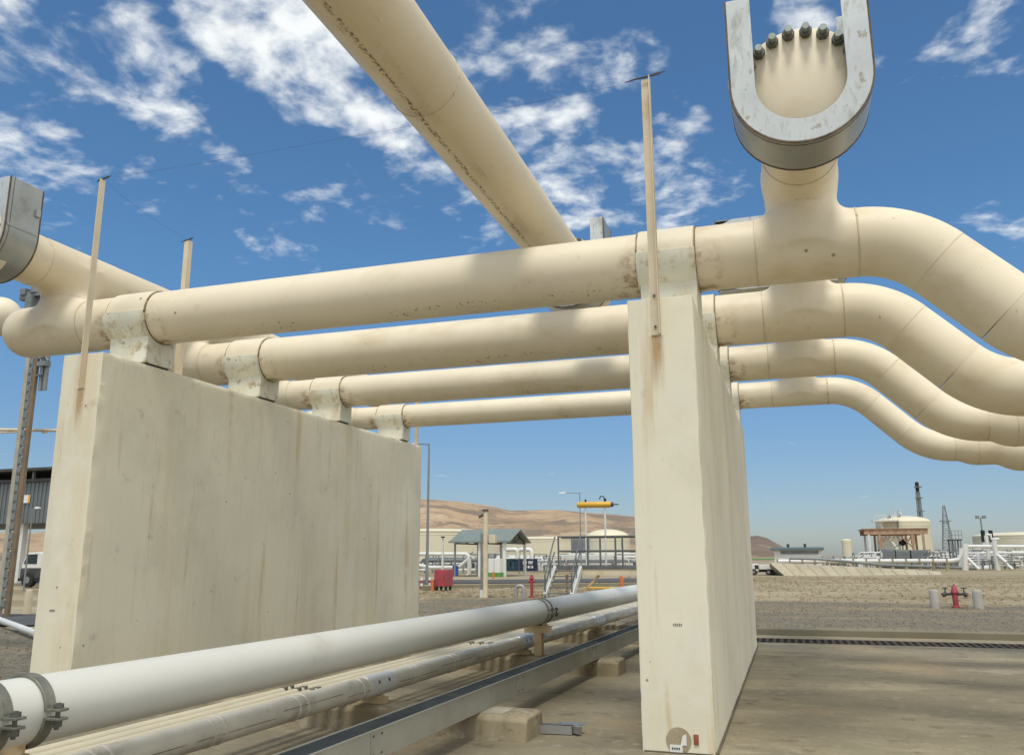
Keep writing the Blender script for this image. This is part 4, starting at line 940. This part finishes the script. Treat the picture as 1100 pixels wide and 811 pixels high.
# shelter
Y = 72; x0, x1 = X_(486.5, Y), X_(544.5, Y); ze, zr = Z_(515, 581.5, Y), Z_(515, 567.5, Y); D = 6.
t = thing('gabled_shelter', 'open-sided shelter with a grey-green gabled roof on white posts', 'shelter', ((x0+x1)/2, Y, 0))
m = MB(); fn = lambda u, v, q: Vector((q, u, v))
m.strip([(Y-.3, ze), (Y+D/2, zr), (Y+D+.3, ze)], [(Y-.3, ze-.1), (Y+D/2, zr-.1), (Y+D+.3, ze-.1)], fn, x0-.3, x1+.35); m.build('roof', GREENROOF, t, smooth=0)
m = MB()
for q in range(26): xx = x0-.2+(x1-x0+.4)*q/25; m.bar((xx, Y-.3, ze+.02), (xx, Y+D/2, zr+.02), .05, .04)
m.build('roof_ribs', GREENROOF, t)
for q in range(3):
    xx = x0+.2+(x1-x0-.4)*q/2; m = MB(); m.bar((xx, Y, ze-.15), (xx, Y+D, ze-.15), .12); m.bar((xx, Y, ze-.1), (xx, Y+D/2, zr-.2), .12); m.bar((xx, Y+D, ze-.1), (xx, Y+D/2, zr-.2), .12)
    for k in (-1, 1): m.bar((xx, Y+D/2, ze-.15), (xx, Y+D/2+k*1.5, (ze+zr)/2-.2), .08)
    m.bar((xx, Y+D/2, ze-.15), (xx, Y+D/2, zr-.2), .08); m.build('truss', RUST if False else DARK, t)
    for yy in (Y, Y+D): m = MB(); m.bar((xx, yy, -.1), (xx, yy, ze-.1), .22 if q else .14); m.build('post', WHITE if q else GREYP, t)
m = MB(); m.bar((x0-.3, Y-.36, ze-.04), (x1+.3, Y-.36, ze-.04), .12, .14); m.build('gutter', GREYP, t)
def pxbox(name, label, cat, pa, pb, pt, pbm, Y, d, m_, group=None, bevel=.02, z0=None):
    xa, xb = X_(pa, Y), X_(pb, Y); zz = Z_((pa+pb)/2, pt, Y); t = thing(name, label, cat, ((xa+xb)/2, Y+d/2, 0), group); m = MB(); m.bb(xa, xb, Y, Y+d, -.06 if z0 is None else z0, zz); m.build('casing', m_, t, bevel=bevel); return t, xa, xb, zz
t, xa, xb, zz = pxbox('control_cabinet', 'white cabinet with a green base under the gabled shelter', 'cabinet', 524.5, 537, 599.8, 616, 71, .9, WHITE)
m = MB(); m.bb(xa-.03, xb+.03, 70.97, 71.93, -.06, .32); m.build('base', GREEN, t); m = MB(); m.bb((xa+xb)/2-.01, (xa+xb)/2+.01, 70.985, 71, .35, zz-.1); m.build('door_gap', DARK, t)
for pa, pb, mm, lab in ((540.2, 557.2, TEAL, 'dark teal printed banner on the fence right of the shelter'), (557.8, 577, NAVY, 'navy banner with white lettering on the fence right of the shelter')):
    Yb = 84; xa, xb = X_(pa, Yb), X_(pb, Yb); z0, z1 = Z_(pa, 613.2, Yb), Z_(pa, 600.2, Yb); t = thing('fence_banner', lab, 'banner', ((xa+xb)/2, Yb, 0), 'banners on the fence')
    m = MB(); m.bb(xa, xb, Yb, Yb+.02, max(z0, .05), z1); m.build('sheet', mm, t)
    m = MB()
    for xx in (xa, xb): m.bar((xx, Yb+.06, -.1), (xx, Yb+.06, z1+.1), .06)
    m.build('post', GREYP, t); m = MB(); rr = random.Random(int(pa)); w = xb-xa; hh = z1-max(z0, .05)
    if mm is NAVY:
        for row, (a, b, k, ch) in enumerate(((.18, .82, 4, .26), (.24, .78, 5, .2))):
            zc = max(z0, .05)+hh*(.70-.36*row)
            for q in range(k):
                xq = xa+w*(a+(b-a)*(q+.5)/k); cw = w*(b-a)/k*.36; c2 = hh*ch/2; s_ = .075
                m.bb(xq-cw, xq-cw+s_, Yb-.008, Yb-.001, zc-c2, zc+c2)
                if q % 2 == 0: m.bb(xq+cw-s_, xq+cw, Yb-.008, Yb-.001, zc-c2, zc+c2)
                if q % 3 != 1: m.bb(xq-cw+s_+.002, xq+cw-s_-.002, Yb-.008, Yb-.001, zc+c2-s_, zc+c2)
                m.bb(xq-cw+s_+.002, xq+cw-s_-.002, Yb-.008, Yb-.001, zc-s_*.5, zc+s_*.5)
        m.build('lettering', PAPER, t)
    else:
        for q in range(7): xq = xa+w*rr.uniform(.1, .9); m.bb(xq, xq+w*rr.uniform(.05, .12), Yb-.008, Yb-.001-.0005*q, max(z0, .05)+hh*rr.uniform(.1, .5), max(z0, .05)+hh*rr.uniform(.55, .9))
        m.build('print', mat('teal_print', (.03, .075, .10), .7, var=.5, scale=3), t)
# racks around the shelter
pipe_rack('white pipework left of the gabled shelter', 446, 524, 594.5, 86, 31, 16, 22, depth=5)
pipe_rack('white pipework behind the platform stairs', 574, 690, 594.5, 92, 32, 16, 26, depth=5)
pipe_rack('white pipework behind the blue banners', 524, 584, 597, 98, 33, 10, 10, depth=4)
Y = 80; t = thing('plant_pipeline', 'thick white pipe with a sloping end left of the gabled shelter', 'pipe', (X_(470, Y), Y, 0))
m = MB(); m.tube([at(440, 606.5, Y), at(452, 607.5, Y), at(462, 609.5, Y), at(490, 609.5, Y), at(495, 608, Y), at(503, 600.5, Y), at(504, 597.5, Y), at(501, 595.2, Y), at(440, 595, Y)], .20, 12); m.build('pipe_run', WHITE, t)
m = MB(); m.tube([at(503.5, 600, Y-.3), at(504.2, 607, Y-.3), at(504, 616, Y-.3), at(502, 618.6, Y-.3)], .22, 12); m.build('drop_leg', WHITE, t)
for k, (pa, pb, lab) in enumerate(((540.5, 556, 'white upside-down U pipe, left of the pair behind the banners'), (556.8, 571, 'white upside-down U pipe, right of the pair behind the banners'))):
    Y = 90; t = tag(MB().tube([at(pa, 612, Y), at(pa, 593, Y), at(pa+.8, 591, Y), at(pa+2.5, 590.2, Y), at(pb-2.5, 590.2, Y), at(pb-.8, 591, Y), at(pb, 593, Y), at(pb, 612, Y)], .24, 12).build('vent_loop', WHITE, loc=at(pa, 614, Y)), lab, 'pipe', 'white U-shaped vent pipes')
Y = 74; t = lamp_post('short white lamp post left of the gabled shelter', X_(475.5, Y), Y, Z_(475, 577.5, Y), (), .13, WHITE)
m = MB(); m.cyl((X_(475.5, Y), Y, Z_(475, 577.5, Y)), (X_(475.5, Y), Y, Z_(475, 576, Y)), .2, seg=10); m.build('lamp_head', DARK, t)
# grey louvred building
t, xa, xb, zz = pxbox('louvred_cabin', 'grey louvred cabin left of the domed tank', 'cabin', 613.5, 627.5, 578, 605, 130, 4, MIDG)
m = MB()
for q in range(16): z = .6+(zz-.9)*q/15; m.bb(xa+.2, xb-.2, 129.95, 130, z, z+.12)
m.build('louvre', GREYP, t)
# beige post with conduit
Y = 34; x = X_(521.3, Y, 640); h = Z_(521, 549.5, Y)
t = thing('beige_pole', 'tall beige steel pole with a dark cap and a grey conduit on its side', 'pole', (x, Y, 0))
m = MB(); m.cyl((x, Y, -.1), (x, Y, h), .105, seg=16); m.build('shaft', BEIGE2, t)
m = MB(); m.cyl((x, Y, h), (x, Y, h+.10), .13, seg=12); m.cyl((x-.05, Y-.05, h-.12), (x-.28, Y-.05, h-.22), .06, seg=8); m.build('cap', EDGE, t)
m = MB(); hc = Z_(517, 573, Y); m.cyl((x-.16, Y-.03, .1), (x-.16, Y-.03, hc), .045, seg=10); m.build('conduit', GREYP, t)
m = MB(); m.cyl((x-.16, Y-.03, -.08), (x-.15, Y-.03, .28), .085, seg=12); m.build('conduit_base', WHITE, t)
m = MB(); zc = Z_(529, 578.5, Y); m.bb(x+.17, x+.44, Y-.02, Y+.2, zc-.18, zc+.18); m.bb(x+.10, x+.17, Y+.05, Y+.12, zc-.04, zc+.04); m.build('junction_box', BEIGE2, t)
# red hose cabinet, striped posts, drum, hydrant stand
Y = 41; xa, xb = X_(466, Y, 630), X_(480.5, Y, 630); t = thing('hose_cabinet', 'red fire hose cabinet on wheels beside the lamp post', 'hose cabinet', ((xa+xb)/2, Y, 0))
m = MB(); zt = Z_(473, 611.8, Y); m.bb(xa, xb, Y, Y+.8, .16, zt); m.build('body', RED, t, bevel=.03)
m = MB(); m.bb(xa+.12, xa+.125+.01, Y-.004, Y, .2, zt-.05); m.bb(xb-.2, xb-.16, Y-.02, Y, .5, .65); m.build('door_gap', DARK, t)
for xx in (xa+.12, xb-.12):
    for yy in (Y+.1, Y+.7): m = MB(); m.cyl((xx-.03, yy, .07), (xx+.03, yy, .07), .12, seg=12); m.build('wheel', BLACK, t)
m = MB(); m.cyl((xa-.03, Y-.12, -.06), (xa-.03, Y-.12, .5), .09, seg=12); m.build('hose_reel', ORANGE, t)
for px, Yp, lab in ((452.8, 43.5, 'red and white striped marker post at the edge of the left wall'), (461.6, 44, 'red and white striped marker post left of the red hose cabinet')):
    x = X_(px, Yp, 628); t = thing('marker_post', lab, 'marker post', (x, Yp, 0), 'striped marker posts')
    for k in range(4): m = MB(); m.cyl((x, Yp, -.06+.15*k), (x, Yp, -.06+.15*(k+1)), .075, seg=12); m.build('stripe', (RED, PAPER)[k % 2], t)
Y = 42.5; t, xa, xb, zz = pxbox('concrete_plinth', 'low olive concrete plinth under the striped posts', 'plinth', 453.5, 465, 629.2, 636, 41.3, .8, KERBM)
Y = 76; x = X_(489.3, Y); m = MB(); m.lathe([(.28, -.06), (.29, .25), (.28, .27), (.29, .55), (.28, .57), (.29, .82), (.26, .86)], (x, Y, 0), 20); tag(m.build('barrel', BLUE, loc=(x, Y, 0)), 'blue barrel standing left of the gabled shelter', 'barrel')
Y = 35; x = X_(571.3, Y, 640); zt = Z_(571, 617.2, Y); t = thing('hydrant_stand', 'tall red hydrant standpipe left of the platform stairs', 'standpipe', (x, Y, 0))
m = MB(); m.lathe([(.11, -.06), (.11, 0), (.065, .03), (.065, zt-.2), (.1, zt-.18), (.1, zt-.12), (.07, zt-.1), (.05, zt)], (x, Y, 0), 14); m.build('standpipe', RED, t)
for s in (-1, 1): m = MB(); m.cyl((x, Y, zt-.28), (x+s*.16, Y-.04, zt-.28), .05, seg=10); m.build('outlet', RED, t)
for px, py, Yp, lab in ((530, 613.6, 66, 'short orange post in front of the white and green cabinet'), (667, 618, 42, 'short orange post under the platform')):
    x = X_(px, Yp); m = MB(); zt = Z_(px, py, Yp); m.lathe([(.09, -.06), (.09, zt-.1), (.05, zt)], (x, Yp, 0), 12); tag(m.build('marker_post', ORANGE, loc=(x, Yp, 0)), lab, 'marker post', 'short orange posts')
Y = 34.3; xa, xb = X_(554.8, Y, 640), X_(562.4, Y, 640); zt = Z_(558, 629.2, Y)
t = tag(MB().tube([(xa, Y, -.1), (xa, Y, zt-.1), (xa+.04, Y, zt-.02), (xa+.12, Y, zt), (xb-.12, Y, zt), (xb-.04, Y, zt-.02), (xb, Y, zt-.1), (xb, Y, -.1)], .075, 12).build('hoop_barrier', mat('hoop_grey', (.38, .38, .38), .5, .3), loc=(xa, Y, 0)), 'grey upside-down U barrier left of the red standpipe', 'barrier')
m = MB(); pts = [at(628, 626, 44), at(642, 624.5, 44), at(655, 626.5, 44), at(684, 622, 44)]
for p_ in pts: p_.z = .03
m.tube(pts, .05, 8); tag(m.build('yellow_hose', YEL, loc=pts[0]), 'yellow hose lying on the dry ground under the platform', 'hose')

RAILM = mat('dark_railing_paint', (.13, .14, .14), .6, .1, var=.15, scale=2)
# platform with stairs
Y0, Y1 = 36., 37.3; xa, xb = X_(595.5, Y0), -4.2; zd = Z_(640, 607.6, Y0)
t = thing('access_platform', 'raised steel platform with grey handrails and short stairs seen between the walls', 'platform', ((xa+xb)/2, Y0, 0))
m = MB(); m.bb(xa, xb, Y0, Y1, zd-.14, zd); m.build('deck', RAILM, t)
m = MB(); m.bb(xa+.15, xb, Y0+.03, Y0+.11, zd-.38, zd-.142); m.bb(xa+.15, xb, Y1-.11, Y1-.03, zd-.40, zd-.142); m.split('edge_beam', BEIGE2, t)
for px in (598, 700):
    for yy in ((Y1-.2,) if px < 600 else (Y0+.2, Y1-.2)): m = MB(); xx = X_(px+4, Y0); m.bar((xx, yy, -.1), (xx, yy, zd-.4), .12); m.build('leg', BEIGE2, t)
m = MB(); m.bar(Vector(at(643.5, 618, Y0+.2)), Vector(at(625, 637, Y0+.2)), .10); m.build('brace', BEIGE, t)
zr_, zm_ = Z_(640, 576.2, Y0), Z_(640, 591.6, Y0)
for yy, nm in ((Y0+.03, 'handrail'), (Y1-.03, 'handrail')):
    m = MB(); x1 = xa if yy > Y0+1 else xa+.15
    for zz in (zr_, zm_): m.tube([(x1, yy, zz), (xb, yy, zz)], .042, 8)
    m.build(nm, RAILM, t)
    for px in (600, 631.5, 645, 661.5, 669, 690): 
        m = MB(); xx = X_(px, yy); m.tube([(xx, yy, zd), (xx, yy, zr_)], .04, 8); m.build('railing_post', RAILM, t)
ys, zb_ = 34.35, -.06
for pa in (596.5, 624): m = MB(); xx = X_(pa, Y0, 612); m.bar((xx, Y0, zd-.10), (xx, ys, zb_+.1), .13, .26); m.build('stair_stringer', WHITE, t)
for k in range(5):
    u = (k+.6)/5.4; m = MB(); zz = (zd-.1)*(1-u)+zb_*u; yy = Y0+(ys-Y0)*u; m.bb(X_(596.5, Y0, 612)+.04, X_(624, Y0, 612)-.04, yy-.12, yy+.12, zz, zz+.04); m.build('stair_tread', RAILM, t)
for pa in (596.5, 624):
    m = MB(); xx = X_(pa, Y0, 612); m.tube([(xx, Y0, zr_), (xx, ys+.1, zb_+1.05), (xx, ys, zb_+.95), (xx, ys, zb_)], .034, 8); m.tube([(xx, Y0-.1, zm_-.05), (xx, ys, zb_+.5)], .03, 8); m.tube([(xx, (Y0+ys)/2, zd*.5), (xx, (Y0+ys)/2, zd*.5+1.0)], .022, 8); m.build('stair_rail', RAILM, t)
# yellow beam
Y = 37.15; za, zb = at(620, 542.3, Y), at(656.5, 541.8, Y)
t = thing('yellow_beam', 'yellow capped tube held high on two slim posts behind the platform', 'lifting beam', ((za.x+zb.x)/2, Y, 0))
m = MB(); m.tube([za, za+Vector((.06, 0, 0)), zb-Vector((.06, 0, 0)), zb], [.10, .135, .135, .115], 16); m.build('tube', YEL, t)
for px in (629.8, 650.8): m = MB(); xx = X_(px, Y, 590); m.tube([(xx, Y, zd+.001), (xx, Y, za.z-.1)], .045, 10); m.build('post', WHITE, t)
m = MB(); m.tube([zb-Vector((.02, 0, 0)), zb+Vector((.09, 0, 0))], .10, 12); m.tube([zb, zb+Vector((.33, 0, 0))], .028, 8); m.build('end_fitting', DARK, t)
m = MB(); c = Vector((X_(629, Y, 540), Y, za.z+.135)); m.cyl(c, c+Vector((0, 0, .1)), .045, seg=8); c = Vector((X_(650, Y, 540), Y, za.z+.135)); m.cyl(c, c+Vector((0, 0, .12)), .06, seg=8)
m.tube([c+Vector((0, 0, .08)), c+Vector((-.08, 0, .22)), c+Vector((-.2, 0, .22)), c+Vector((-.26, 0, .10))], .025, 8); m.build('shackle', BLACK, t)

# ------------------------------------------------------------------ left edge
Y = 19.6; pts = at(2.5, 662, Y); x = pts.x
t = thing('lattice_mast', 'tall pale steel mast of paired rails at the left edge', 'mast', (x, Y, 0))
zt = Z_(26, 322, 19.6)
for dx, mm, w in ((-.15, mat('mast_grey_beige', (.42, .39, .31), .6, var=.15, scale=2), .15), (.17, mat('brown_rail', (.22, .16, .10), .7, var=.2, scale=2), .14)):
    m = MB(); m.bb(x+dx-w/2, x+dx+w/2, Y-.05, Y+.05, -.1, zt); m.build('rail', mm, t)
for dx, dz in ((.33, .75), (.50, .95)): m = MB(); m.cyl((x+dx, Y+.1, zt-3), (x+dx, Y+.1, zt+dz), .065, seg=8); m.build('cable_conduit', GREYP, t)
m = MB(); z = .2
while z < zt-.2: m.bb(x-.075, x+.10, Y-.02, Y+.02, z, z+.05); m.bb(x-.06, x+.09, Y-.06, Y-.03, z+.06, z+.24); z += .28
m.build('rungs', GREYP, t)
m = MB(); c = Vector((x+.02, Y, zt)); m.bb(c.x-.35, c.x+.3, Y-.2, Y+.2, zt, zt+.16); m.lathe([(.26, .12), (.24, .35), (.14, .6), (.12, .78), (.16, .80), (.14, .88)], c+Vector((-.08, 0, 0)), 14)
m.bb(c.x-.72, c.x-.34, Y-.14, Y+.05, zt-.05, zt+.10); m.bb(c.x-.66, c.x-.44, Y-.2, Y+.1, zt+.10, zt+.30); m.bb(c.x-.3, c.x-.05, Y-.28, Y-.05, zt-.4, zt-.02)
m.tube([c+Vector((-.08, 0, .86)), c+Vector((.05, 0, .97)), c+Vector((.45, 0, .92))], .05, 8)
m.build('siren', MIDG, t)
m = MB(); zl = Z_(37, 391, Y); m.bb(x+.3, x+.62, Y-.1, Y+.12, zl-.10, zl+.04); m.tube([(x+.2, Y, zl+.15), (x+.5, Y, zl+.22), (x+.62, Y, zl+.05)], .035, 8); m.tube([(x+.42, Y, zl-.1), (x+.42, Y, zl-.35), (x+.2, Y, zl-.4)], .04, 8); m.build('lamp', MIDG, t)
Y = 20.2; a, b = at(-40, 461, Y), at(70, 462.5, Y); m = MB(); m.cyl(a, b, .05, seg=10); m.cyl(at(-40, 466, Y), at(20, 464, Y), .03, seg=8)
for px in (30, 48): c = at(px, 464.5, Y); m.box(c, (.16, .06, .05))
tag(m.build('cable_conduit', BEIGE2, loc=a), 'pale horizontal conduit crossing behind the left mast', 'conduit')
Y = 10.95; c = at(1, 340, Y); zc = c.z; m = sdf_mesh(lambda X, YY, Z: np.sqrt(np.maximum(X-(at(16, 340, Y).x-.34), 0)**2+(YY-Y)**2+(Z-zc)**2)-.35, (at(16, 340, Y).x-3.2, Y-.5, zc-.5), (at(16, 340, Y).x+.1, Y+.5, zc+.5), .03)
t = thing('capped_pipe', 'rounded cream pipe end poking in at the left edge beside the mast', 'pipe', (at(16, 340, Y).x-1.5, Y, 0)); m.build('pipe_end', CREAM, t, smooth=60)
m = MB(); xx = at(16, 340, Y).x-2.2; m.cyl((xx, Y, -.1), (xx, Y, zc-.34), .12, seg=14); m.box((xx, Y, zc-.36), (.5, .5, .08)); m.split('stand', BEIGE2, t)
# grey clad shed on columns
Y = 44; x1 = X_(53, Y) ; x0 = x1-16; zt, z1, z0 = Z_(25, 504, Y), Z_(25, 518.5, Y), Z_(25, 562, Y)
t = thing('clad_canopy', 'grey corrugated canopy on pale columns behind the left wall', 'canopy', ((x0+x1)/2, Y, 0))
m = MB(); x1 += 3; m.bb(x0, x1, Y, Y+9, z0, z1); m.build('clad_panel', CORR, t)
m = MB(); xx = x0
while xx < x1: m.bb(xx, xx+.16, Y-.05, Y, z0, z1); xx += .34
m.build('cladding_ribs', CORR, t)
m = MB(); m.bb(x0-.3, x1+.3, Y-.6, Y+9.6, zt-.18, zt); m.bar((x0, Y-.1, z1+.12), (x1, Y-.1, z1+.12), .2, .2); m.build('roof', DARK, t)
m = MB()
for q in range(12): xx = x0+(x1-x0)*q/11; m.bb(xx-.08, xx+.08, Y, Y+.16, z1, zt-.18)
m.split('rafter_post', GREYP, t)
for px in (21.5, -80, 120):
    for yy in (Y+.5, Y+8): m = MB(); xx = X_(px, Y+.5); m.bb(xx-.2, xx+.2, yy-.2, yy+.2, -.1, z0); m.build('column', WHITE, t)
m = MB(); xa, xb = X_(16.5, Y), X_(26, Y); m.bb(xa, xb, Y-.09, Y-.06, Z_(20, 540.5, Y), Z_(20, 532, Y)); s = m.build('sign_board', PAPER, t)
m = MB(); m.bb(xb-.16, xb+.0, Y-.10, Y-.092, Z_(20, 540.4, Y), Z_(20, 532.1, Y)); m.build('orange_edge', YEL, s)
Y = 36; lamp_post('slim grey lamp post under the grey canopy at the left', X_(29, Y), Y, Z_(31, 546, Y), (.25,), .05, GREYP, .25)
def lorry():
    Y = 40; x = X_(36, Y); t = thing('truck', 'white-cabbed truck parked behind the left wall beyond the mast', 'truck', (x, Y, 0))
    fn = lambda u, v, q: Vector((x+u, Y+q, v))
    m = MB(); m.prism([(-.86, 1.08), (.9, 1.08), (.9, 1.95), (.4, 2.05), (-.55, 2.0), (-.85, 1.3)], fn, 0, 1.9); m.build('cab', WHITE, t, bevel=.05)
    m = MB(); m.prism([(-.9, .53), (3.8, .53), (3.8, .95), (.92, 1.0), (.9, 1.07), (-.9, 1.07)], fn, 0, 1.9); m.build('body', DARK, t)
    m = MB(); m.prism([(-.7, 1.35), (-.48, 1.9), (.3, 1.92), (.3, 1.35)], fn, -.02, 1.92); m.build('window', GLASS, t)
    m = MB(); m.bb(x-1.0, x+3.9, Y-.03, Y+1.93, .35, .52); m.build('bumper', BLACK, t)
    for u in (-.2, 2.8):
        for q in (0, 1.7): m = MB(); m.cyl(fn(u, .42, q-.12), fn(u, .42, q+.2), .44, seg=18); w = m.build('wheel', BLACK, t); m = MB(); m.cyl(fn(u, .42, q-.125), fn(u, .42, q+.205), .2, seg=12); m.build('rim', GREYP, w)
lorry()
Y = 21.0; x = X_(29, Y, 657); m = MB(); m.lathe([(.12, -.06), (.115, .58), (.09, .66), (.04, .69)], (x, Y, 0), 18); tag(m.build('bollard', BEIGE2, loc=(x, Y, -.06)), 'cream bollard beside the road left of the broad wall', 'bollard')
a, b = at(-8, 664, 17.6), at(38, 688, 14.2); a.z = max(a.z, .12); b.z = max(b.z, .1); m = MB(); m.tube([a, b], .07, 12); tag(m.build('low_pipe', WHITE, loc=a), 'white pipe lying on the gravel at the foot of the mast', 'pipe')

# ------------------------------------------------------------------ light
SUN = Vector((.06, -.42, 1)).normalized()
el = math.asin(SUN.z); rot = math.atan2(SUN.x, SUN.y)
ld = bpy.data.lights.new('sun', 'SUN'); lo = bpy.data.objects.new('sun', ld); COL.objects.link(lo); ld.energy = 1.7; ld.angle = R_(14); ld.color = (1, .96, .86)
lo.rotation_euler = SUN.to_track_quat('Z', 'Y').to_euler(); lo.location = (0, 0, 30)
w = bpy.data.worlds.new('World'); scene.world = w; w.use_nodes = True; nt = w.node_tree; nt.nodes.clear()
out = N(nt, 'ShaderNodeOutputWorld'); bg = N(nt, 'ShaderNodeBackground'); bg.inputs['Strength'].default_value = .11
sky = N(nt, 'ShaderNodeTexSky', sky_type='NISHITA', sun_disc=False); sky.sun_elevation = el; sky.sun_rotation = rot; sky.air_density = 1.0; sky.dust_density = .5; sky.ozone_density = 2.5
tc = N(nt, 'ShaderNodeTexCoord'); sp = N(nt, 'ShaderNodeSeparateXYZ'); nt.links.new(tc.outputs['Generated'], sp.inputs[0])
def vm(op, a, b=None):
    n = N(nt, 'ShaderNodeVectorMath', operation=op)
    for i, v in enumerate((a, b)):
        if v is None: continue
        if isinstance(v, (tuple, Vector)): n.inputs[i].default_value = tuple(v)
        else: nt.links.new(v, n.inputs[i])
    return n
def ma(op, a, b=0.):
    n = N(nt, 'ShaderNodeMath', operation=op)
    for i, v in enumerate((a, b)):
        if isinstance(v, (int, float)): n.inputs[i].default_value = v
        else: nt.links.new(v, n.inputs[i])
    return n.outputs[0]
zz = ma('ADD', ma('MAXIMUM', sp.outputs['Z'], 0.), .14)
cb = N(nt, 'ShaderNodeCombineXYZ')
nt.links.new(ma('DIVIDE', sp.outputs['X'], zz), cb.inputs[0]); nt.links.new(ma('DIVIDE', sp.outputs['Y'], zz), cb.inputs[1])
warp = N(nt, 'ShaderNodeTexNoise'); warp.inputs['Scale'].default_value = 3.; warp.inputs['Detail'].default_value = 3; nt.links.new(cb.outputs[0], warp.inputs['Vector'])
wv = vm('SCALE', vm('SUBTRACT', warp.outputs['Color'], (.5, .5, .5)).outputs[0]); wv.inputs['Scale'].default_value = .12
cv = vm('ADD', cb.outputs[0], wv.outputs[0]).outputs[0]
n1 = noise(nt, cv, 6.5, 8, .52); n2 = noise(nt, cv, 22., 5, .55)
nz = ma('ADD', ma('MULTIPLY', n1, .66), ma('MULTIPLY', n2, .30))
LOBES = [(40, 20, 90, .22), (110, 45, 80, .20), (175, 95, 70, .17), (45, 165, 85, .17), (255, 5, 75, .26), (330, 45, 110, .28), (400, 95, 75, .22), (470, 185, 80, .19), (560, 100, 110, .20), (610, 185, 75, .20), (690, 50, 60, .15), (715, 150, 60, .15), (745, 215, 75, .19), (670, 215, 50, .15), (365, 200, 70, .10), (278, 240, 40, .14), (315, 262, 40, .15), (155, 197, 40, .15), (60, 225, 50, .12), (1050, 35, 80, .14), (1075, 255, 70, .11), (885, 10, 60, .16), (510, 240, 50, .15), (590, 5, 60, .16), (240, 190, 50, .10), (960, 100, 60, .07), (-150, 50, 200, .2), (-300, 250, 200, .15), (1250, 100, 150, .15)]  # last entry is unseen cloud, added for fill from the side
acc = None
for (px, py, rad, st) in LOBES:
    d = ray(px, py).normalized(); dt = vm('DOT_PRODUCT', vm('NORMALIZE', tc.outputs['Generated']).outputs[0], d).outputs['Value']
    rr_ = rad*1.15/FPX*(d.dot(_f)); v = mul(nt, ramp(nt, dt, math.cos(rr_), 1.0), st); acc = v if acc is None else ma('MAXIMUM', acc, v)
# unseen cloud behind and beside the camera, added as fill light
back = mul(nt, ramp(nt, vm('DOT_PRODUCT', tc.outputs['Generated'], tuple(Vector((.75, -.55, .35)).normalized())).outputs['Value'], -.15, .4), .48)
acc = ma('MAXIMUM', acc, back)
veil_fill = mul(nt, ramp(nt, vm('DOT_PRODUCT', tc.outputs['Generated'], tuple(SUN)).outputs['Value'], .62, .95), .45)   # thin cloud round the sun, out of view, added for soft top light
acc = ma('MAXIMUM', acc, veil_fill)
cl = ramp(nt, ma('ADD', nz, acc), .595, .83)
cl2 = mul(nt, cl, .93)
tint = N(nt, 'ShaderNodeMix', data_type='RGBA', blend_type='MULTIPLY'); tint.inputs['Factor'].default_value = 1
nt.links.new(sky.outputs[0], tint.inputs['A']); nt.links.new(mixc(nt, ramp(nt, sp.outputs['Z'], .0, .34), (.55, .61, .73), (.56, .82, .95)), tint.inputs['B'])
c = mixc(nt, cl2, tint.outputs['Result'], (7.8, 8.0, 7.9))
nt.links.new(c, bg.inputs['Color']); nt.links.new(bg.outputs[0], out.inputs['Surface'])

vs_ = scene.view_settings; vs_.view_transform = 'Standard'; vs_.look = 'None'; vs_.exposure = .25; vs_.gamma = 1; vs_.use_curve_mapping = False
scene.render.engine = 'CYCLES'; scene.cycles.use_denoising = True; scene.cycles.max_bounces = 6
